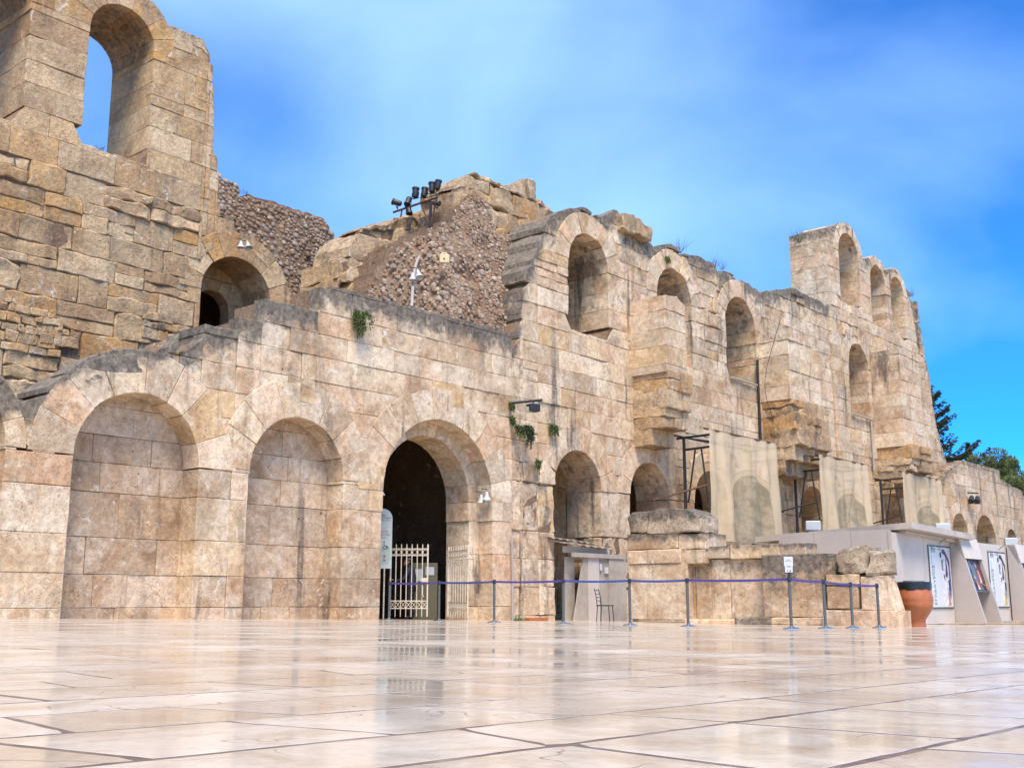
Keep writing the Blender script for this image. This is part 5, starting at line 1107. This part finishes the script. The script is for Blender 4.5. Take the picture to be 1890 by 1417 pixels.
banner(1466, 852, (1511, 838), (1602, 858), 4.05, 'tan scrim banner printed with an arch, middle one of three', 'black steel frame holding the middle banner above the booth roof', ((1440, 944), (1506, 926), 'black'))
banner(1625, 886, (1665, 870), (1737, 886), 4.05, 'tan scrim banner printed with an arch, next to the far arcade', 'black steel frame holding the banner next to the far arcade', ((1610, 966), (1662, 951), 'black'))

# ================================================================== lamps, conduits, cables
def cable(name, pts, r_, m, label, cat='cable'):
    pts = [Vector(p_) for p_ in pts]; out = []
    for i in range(len(pts)-1):
        p0, p1, p2, p3 = pts[max(i-1, 0)], pts[i], pts[i+1], pts[min(i+2, len(pts)-1)]
        for k_ in range(6):
            s = k_/6; out.append(0.5*((2*p1)+(p2-p0)*s+(2*p0-5*p1+4*p2-p3)*s*s+(3*p1-p0-3*p2+p3)*s**3))
    out.append(pts[-1]); a_ = Acc(); tube(a_, out, r_, 8); return link(name, a_, m, None, label, cat, origin=pts[-1])
def PX(px, py, w): a0, z0 = FA.pt(px, py, w); return FA.P(a0, z0, w)
def down(w, x, y0, y1): return
cable('drain_pipe', [PX(1398, 664, wC+0.10), PX(1399, 700, wC+0.10), PX(1404, 812, wC+0.10)], 0.055, 'black', 'black drain pipe running down the corner of the second buttress', 'pipe')
cable('sill_pipe', [PX(1349, 696, wC+0.08), PX(1372, 703, wC+0.08), PX(1397, 711, wC+0.08)], 0.05, 'cable', 'grey pipe along the sill of the third upper niche', 'pipe')
cable('thin_pipe', [PX(1573, 763, WA+0.1), PX(1606, 774, WA+0.1), PX(1608, 780, WA+0.1), PX(1613, 868, WA+0.1)], 0.05, 'cable', 'thin grey pipe beside the tower buttress', 'pipe')
cable('wall_conduit', [PX(944, 988, WA+0.1), PX(945, 1000, WA+0.12), PX(946, 1070, WA+0.12), PX(946, 1141, WA+0.12)], 0.035, 'cable', 'grey conduit rising up the pier right of the entrance', 'conduit')
cable('lamp_conduit', [PX(795, 440, -25.2), PX(788, 456, -24.6), PX(772, 478, -23.9), PX(765, 500, -23.4), PX(762, 530, -23.0), PX(760, 566, -22.5)], 0.045, 'cable', 'pale conduit dropping from the floodlight pole over the rubble', 'conduit')
cable('black_cable', [PX(1440, 590, wC+0.9), PX(1412, 700, wC+0.6), PX(1425, 770, wC+0.5), PX(1440, 820, wC+0.4), PX(1478, 862, wC+0.6)], 0.012, 'black', 'thin black cable hanging loosely across the second buttress')
def bell(at_, label, s=0.24, tilt=(0, 0)):
    t = thing('bell_lamp', at_, label, 'lamp', 'white bell lamps'); ax = Vector((tilt[0], tilt[1], -1)).normalized()
    a_ = Acc(); lathe(a_, at_, [(0.03, -0.02), (0.05, 0.02), (0.06, s*.4), (0.075, s*.55), (0.12, s*.85), (0.135, s), (0.12, s-0.005), (0.05, s*.5)], 20, ax); link('shade', a_, 'white', t)
    a_ = Acc(); tube(a_, [at_, at_-ax*0.10, at_-ax*0.12-N*0.22], 0.014, 6); link('bracket', a_, 'steel', t)
ue = AE['c']+AE['R']
bell(FA.P(ue-0.14, uz(881, 910, WA)[1], WA-0.30), 'white bell lamp on the right entrance jamb, inner one of the pair'); bell(FA.P(ue-0.14, uz(893, 907, WA)[1], WA-0.08), 'white bell lamp on the right entrance jamb, outer one of the pair')
bell(FA.P(AE['c']-AE['R']+0.12, uz(709, 896, WA)[1], WA-0.25), 'white bell lamp peeping out beside the left entrance jamb')
bell(PX(445, 446, WB+0.3), 'white bell lamp above the small arched window, on its left', 0.2); bell(PX(457, 448, WB+0.4), 'white bell lamp above the small arched window, on its right', 0.22, (.3, -.3))
bell(PX(762, 505, -23.0), 'white bell lamp on the rubble, beside the conduit', 0.2); bell(PX(771, 499, -22.9), 'white bell lamp on the rubble, right of the conduit', 0.24, (.25, -.2))
bp = PX(820, 478, -23.05); t = thing('box_lamp', bp, 'small beige box lamp fixed on the rubble slope', 'lamp'); a_ = Acc(); box(a_, bp, 0.30, 0.16, 0.27, 0.15, bev=0.015); link('housing', a_, 'beigebox', t)
a_ = Acc(); tube(a_, [bp+Vector((-.1, .02, .13)), bp+Vector((-.06, .05, .2)), bp+Vector((.06, .05, .2)), bp+Vector((.1, .02, .13))], 0.02, 6); link('handle', a_, 'beigebox', t); a_ = Acc(); box(a_, bp+Vector((0.0, -0.085, -.02)), 0.05, 0.01, 0.05); link('switch', a_, 'black', t)
def can(at_, ax, s, t, name='spotlight'):
    a_ = Acc(); ax = ax.normalized(); lathe(a_, at_-ax*s*.5, [(s*.16, 0), (s*.26, s*.06), (s*.30, s*.2), (s*.30, s*.8), (s*.36, s*.86), (s*.36, s), (s*.28, s*.97)], 16, ax); o = link(name, a_, 'black', t)
    sd_ = ax.cross(ZV).normalized(); a_ = Acc(); tube(a_, [at_+sd_*s*.36, at_+sd_*s*.36-ZV*s*.55, at_-sd_*s*.36-ZV*s*.55, at_-sd_*s*.36], 0.018, 6); link('yoke', a_, 'black', o)
pb = PX(794, 442, -25.0); t = thing('floodlight_mast', pb, 'rusty mast with a row of black theatre spotlights on the ruined stub', 'floodlight')
ptop = PX(795, 372, -25.0); a_ = Acc(); tube(a_, [pb-ZV*0.3, ptop], 0.05, 8); link('pole', a_, 'black', t)
bl_, br_ = PX(726, 392, -26.6), PX(808, 364, -24.7); a_ = Acc(); tube(a_, [bl_, br_], 0.04, 8); link('crossbar', a_, 'rust', t)
a_ = Acc(); tube(a_, [ptop-ZV*0.9, bl_.lerp(br_, 0.62)], 0.03, 6); tube(a_, [ptop-ZV*0.9, bl_.lerp(br_, 0.98)], 0.03, 6); tube(a_, [bl_.lerp(br_, .2), bl_.lerp(br_, .13)-ZV*.7], .03, 6); link('brace', a_, 'rust', t)
for s, dz, ax, sz in ((0.08, 0.30, Vector((-.9, .1, .3)), 0.5), (0.34, 0.22, Vector((-.2, -.4, -.9)), 0.5), (0.50, 0.42, Vector((.05, .1, 1)), 0.55), (0.70, 0.32, Vector((.1, .2, 1)), 0.52), (0.87, 0.40, Vector((0, .15, 1)), 0.55), (1.0, 0.42, Vector((.15, .1, 1)), 0.5), (0.12, -0.35, Vector((-.8, -.2, -.2)), 0.45), (0.36, -0.12, Vector((.2, -.3, -.9)), 0.45), (0.97, -0.2, Vector((.9, -.3, -.2)), 0.4)):
    can(bl_.lerp(br_, s)+ZV*dz, ax, sz*0.66, t)
p0, p1 = PX(941, 744, WA+0.05), PX(1001, 738, WA+1.0); t = thing('arm_floodlight', p0, 'black floodlight hanging from an arm above the plants by the pier', 'floodlight')
a_ = Acc(); tube(a_, [p0, p1], 0.04, 8); link('arm', a_, 'black', t)
lp = p0.lerp(p1, 0.72)-ZV*0.22; a_ = Acc(); box(a_, lp, 0.36, 0.3, 0.24, 0.5, bev=0.03); hd = link('housing', a_, 'black', t); a_ = Acc(); box(a_, lp+Vector((-.13, -.12, -.05)), 0.2, 0.02, 0.15, -0.5); link('glass', a_, 'lens', hd)
a_ = Acc(); tube(a_, [p0.lerp(p1, 0.72), lp+ZV*0.1], 0.03, 6); link('hanger', a_, 'steel', t)
pA = PX(1786, 909, wD+0.1); t = thing('wall_spotlights', pA, 'pair of small black spotlights on a bar on the far arcade wall', 'floodlight'); pB = PX(1806, 910, wD+0.5); a_ = Acc(); tube(a_, [pA, pB], 0.04, 6); link('bar', a_, 'black', t)
for s in (0.3, 0.85): can(pA.lerp(pB, s)-ZV*0.35, Vector((-.3, -.5, -.5)), 0.45, t)

# ================================================================== plants on the walls
def leaf(acc_, p_, d, n_, ln, wd, r_):
    s_ = d.cross(n_).normalized()*wd; acc_.add([p_, p_+d*ln*.5+s_, p_+d*ln, p_+d*ln*.5-s_], [(0, 1, 2, 3)], [False], r_)
def rv(rg): return Vector((rg.gauss(0, 1), rg.gauss(0, 1), rg.gauss(0, 1))).normalized()
def hanging(at_, wid, drop, n, seed, label, m='caper', out=0.3, name='hanging_plant'):
    rg = random.Random(seed); t = thing(name, at_, label, 'plant'); fo = Acc(); stm = Acc()
    for _ in range(n):
        sx = rg.gauss(0, .45); L_ = drop*rg.uniform(.35, 1.05)*(1-min(.6, abs(sx)*.4)); o_ = rg.uniform(.15, 1)*out; pts = []
        for k_ in range(7):
            s = k_/6; pts.append(at_+U*(sx*wid*.5*(0.3+.7*s)+rg.gauss(0, .015))+N*(o_*math.sin(min(1, s*1.6)*1.57)+.03)+ZV*(0.10*math.sin(s*3.1)*drop-L_*s**1.4))
        tube(stm, pts, 0.006, 4, False)
        for k_ in range(26):
            s = rg.uniform(.05, 1)*6; i = min(5, int(s)); p_ = pts[i].lerp(pts[i+1], s-i)+rv(rg)*0.03; d = (rv(rg)+Vector((0, 0, -.5))).normalized(); leaf(fo, p_, d, rv(rg), rg.uniform(.05, .09), rg.uniform(.014, .026), rg.random())
    link('foliage', fo, m, t); link('stems', stm, 'bark', t)
hanging(PX(658, 578, WA), 0.75, 0.75, 60, 1, 'bushy green plant hanging from the top courses of the arcade wall')
hanging(PX(968, 788, WA), 0.5, 0.75, 46, 2, 'green plant hanging down the pier right of the entrance'); hanging(PX(951, 788, WA), 0.4, 0.5, 22, 3, 'thin green plant hanging left of the bushier one on the pier')
hanging(PX(941, 745, WA), 0.25, 0.28, 14, 4, 'small green tuft in the wall joint under the floodlight arm', out=.15); hanging(PX(942, 772, WA), 0.25, 0.3, 14, 5, 'small green tuft in the wall joint above the hanging plants', out=.15)
hanging(PX(1016, 786, wC), 0.6, 0.4, 20, 6, 'sparse green plant trailing over the first ground arch', out=.2); hanging(PX(990, 850, WA), 0.2, 0.5, 10, 7, 'thin weed in the joint left of the first ground arch', out=.1)
hanging(PX(1512, 792, wC+1.3), 0.5, 0.5, 16, 8, 'green weed on the broken springer of the second buttress', out=.2); hanging(PX(1228, 476, wC), 0.35, 0.3, 14, 9, 'small green tuft above the second upper niche', out=.12)
def tuft(at_, h, n, seed, label, spread=0.5, m='weed', name='grass_tuft'):
    rg = random.Random(seed); t = thing(name, at_, label, 'plant'); fo = Acc()
    for _ in range(n):
        d = Vector((rg.gauss(0, spread), rg.gauss(0, spread), 1)).normalized(); b = at_+Vector((rg.gauss(0, .09), rg.gauss(0, .09), -.03)); L_ = h*rg.uniform(.4, 1); sd_ = d.cross(rv(rg)).normalized()*.008; bend = Vector((rg.gauss(0, .12), rg.gauss(0, .12), 0))*L_
        V = [b-sd_, b+sd_, b+d*L_*.5+sd_*.8, b+d*L_*.5-sd_*.8, b+d*L_+bend]; fo.add(V, [(0, 1, 2, 3), (3, 2, 4)], None, rg.random())
    link('blades', fo, m, t)
def skyt(px, py, w): return PX(px, py, w-0.5)
tuft(skyt(1474, 446, WA), 0.95, 60, 1, 'spiky dry plant on the top corner of the tower', .55); tuft(skyt(1255, 465, wC), 0.8, 26, 2, 'dry weeds on the wall top beside the second upper niche', .4); tuft(skyt(1318, 490, wC), 0.7, 30, 3, 'dry weeds on the wall top between second and third upper niche', .6); tuft(skyt(1333, 496, wC), 0.6, 20, 4, 'second clump of dry weeds on the central wall top', .5)
tuft(skyt(1683, 546, WA), 0.8, 24, 5, 'dry weeds at the right top corner of the tower', .5); tuft(PX(180, 277, WB-0.6), 0.28, 30, 6, 'tiny weeds on the sill of the open arched window', .7); tuft(skyt(452, 357, WB), 0.3, 16, 7, 'small weeds on the rubble wall top', .6)
gp = gat(958, 32.6); tuft(gp, 0.30, 90, 8, 'green grass tuft at the foot of the pier by the shack', .9, 'caper')
a_ = Acc(); pb_ = gat(990, 33.2); box(a_, pb_+ZV*0.045, 0.75, 0.2, 0.09, 0.7, bev=0.01); link('brick_fragment', a_, 'terracotta', None, 'flat red brick fragment on the ground by the pier', 'brick', origin=pb_)

# ================================================================== trees beyond
def fir(at_, H, label, zlow):
    rg = random.Random(4); t = thing('fir_tree', at_, label, 'tree'); tr = Acc(); tube(tr, [at_, at_+ZV*H*.5, at_+ZV*H], [.35, .2, .03], 10); fo = Acc(); z = zlow
    while z < H-0.3:
        Lm = 0.62*(H-0.3-z)+0.6
        for k_ in range(9):
            az = rg.uniform(0, 6.283); L_ = Lm*rg.uniform(.65, 1.08); d = Vector((math.cos(az), math.sin(az), 0)); pts = []
            for i in range(7): s = i/6; pts.append(at_+ZV*(z+rg.uniform(-.05, .05))+d*L_*s+ZV*(-0.20*L_*math.sin(s*2.4)+0.32*L_*s**3*1.0))
            tube(tr, pts, [.06*(1-i/7)+.01 for i in range(7)], 5, False)
            for i in range(int(L_*46)):
                s = (rg.random()**.8)*5.99; j = int(s); p_ = pts[j].lerp(pts[j+1], s-j); lat = (pts[j+1]-pts[j]).cross(ZV).normalized()*rg.gauss(0, .16*(1.2-s/7)*min(L_, 2.5)*.6)
                q_ = p_+lat+ZV*rg.uniform(-.22, .05); dd = (d*.6+lat.normalized()*rg.uniform(-.6, 1.2)+Vector((0, 0, rg.uniform(-.5, .4)))).normalized(); leaf(fo, q_, dd, rv(rg), rg.uniform(.2, .4), .055, rg.random())
        z += 0.62*(1.15-z/H*.3)
    link('trunk', tr, 'bark', t); link('crown', fo, 'fir', t)
fp = gat(1726, 78); fir(fp, 17.0, 'dark fir tree with drooping branches behind the tower', 8.0)
def pine(at_, H, rx, rz, seed, label, m='pine', n=34):
    rg = random.Random(seed); t = thing('pine_tree', at_, label, 'tree', 'pine trees beyond the far arcade'); tr = Acc(); top_ = at_+ZV*(H-rz); tube(tr, [at_, at_+ZV*H*.4+Vector((.2, .1, 0)), top_], [.32, .24, .12], 8); fo = Acc()
    for _ in range(n):
        d = rv(rg); d.z = abs(d.z)*0.9-0.25 if rg.random() < .8 else d.z; c = top_+Vector((d.x*rx, d.y*rx, d.z*rz))*rg.uniform(.55, 1.0); tube(tr, [top_-ZV*rg.uniform(0, rz*.8), c], [.08, .02], 5, False); R_ = rg.uniform(.28, .5)*rx*.62
        for _ in range(330):
            e = rv(rg); p_ = c+Vector((e.x*R_, e.y*R_, e.z*R_*.62))*(rg.random()**.35); leaf(fo, p_, (e+ZV*.5+rv(rg)*.6).normalized(), rv(rg), rg.uniform(.2, .36), .05, min(1, max(0, .5+.5*e.z+rg.gauss(0, .2))))
    link('trunk', tr, 'bark', t); link('crown', fo, m, t)
def atree(px, Y): return gat(px, Y)
def hz(Y, py): return (HOR-py)/F*Y+ZC+1.2
pine(atree(1818, 118), hz(118, 842), 3.2, 2.4, 1, 'light green rounded pine just right of the dark fir'); pine(atree(1848, 112), hz(112, 824), 2.6, 2.6, 2, 'tallest rounded pine beyond the far arcade'); pine(atree(1882, 108), hz(108, 862), 3.0, 2.6, 3, 'pine with dense crown behind the low end of the far arcade'); pine(atree(1930, 110), hz(110, 858), 3.5, 3.0, 4, 'pine at the far end of the arcade, lowest of its row'); pine(atree(1790, 125), hz(125, 862), 2.6, 1.8, 6, 'small pine partly hidden by the dark fir')
cy = gat(1812, 140); rg = random.Random(5); t = thing('cypress_tree', cy, 'slim dark cypress tip rising above the pines', 'tree'); Hc = hz(140, 815); fo = Acc(); tr = Acc(); tube(tr, [cy, cy+ZV*Hc*.95], [.25, .03], 8)
for _ in range(6000):
    s = rg.random()**.7; z = Hc*(0.45+.55*s); rr = 1.5*(1-s)**.8*rg.random()**.4+.05; az = rg.uniform(0, 6.283); e = Vector((math.cos(az), math.sin(az), 0)); leaf(fo, cy+e*rr+ZV*z, (ZV+e*.4+rv(rg)*.3).normalized(), rv(rg), .4, .08, rg.random())
link('trunk', tr, 'bark', t); link('crown', fo, 'cypress', t)
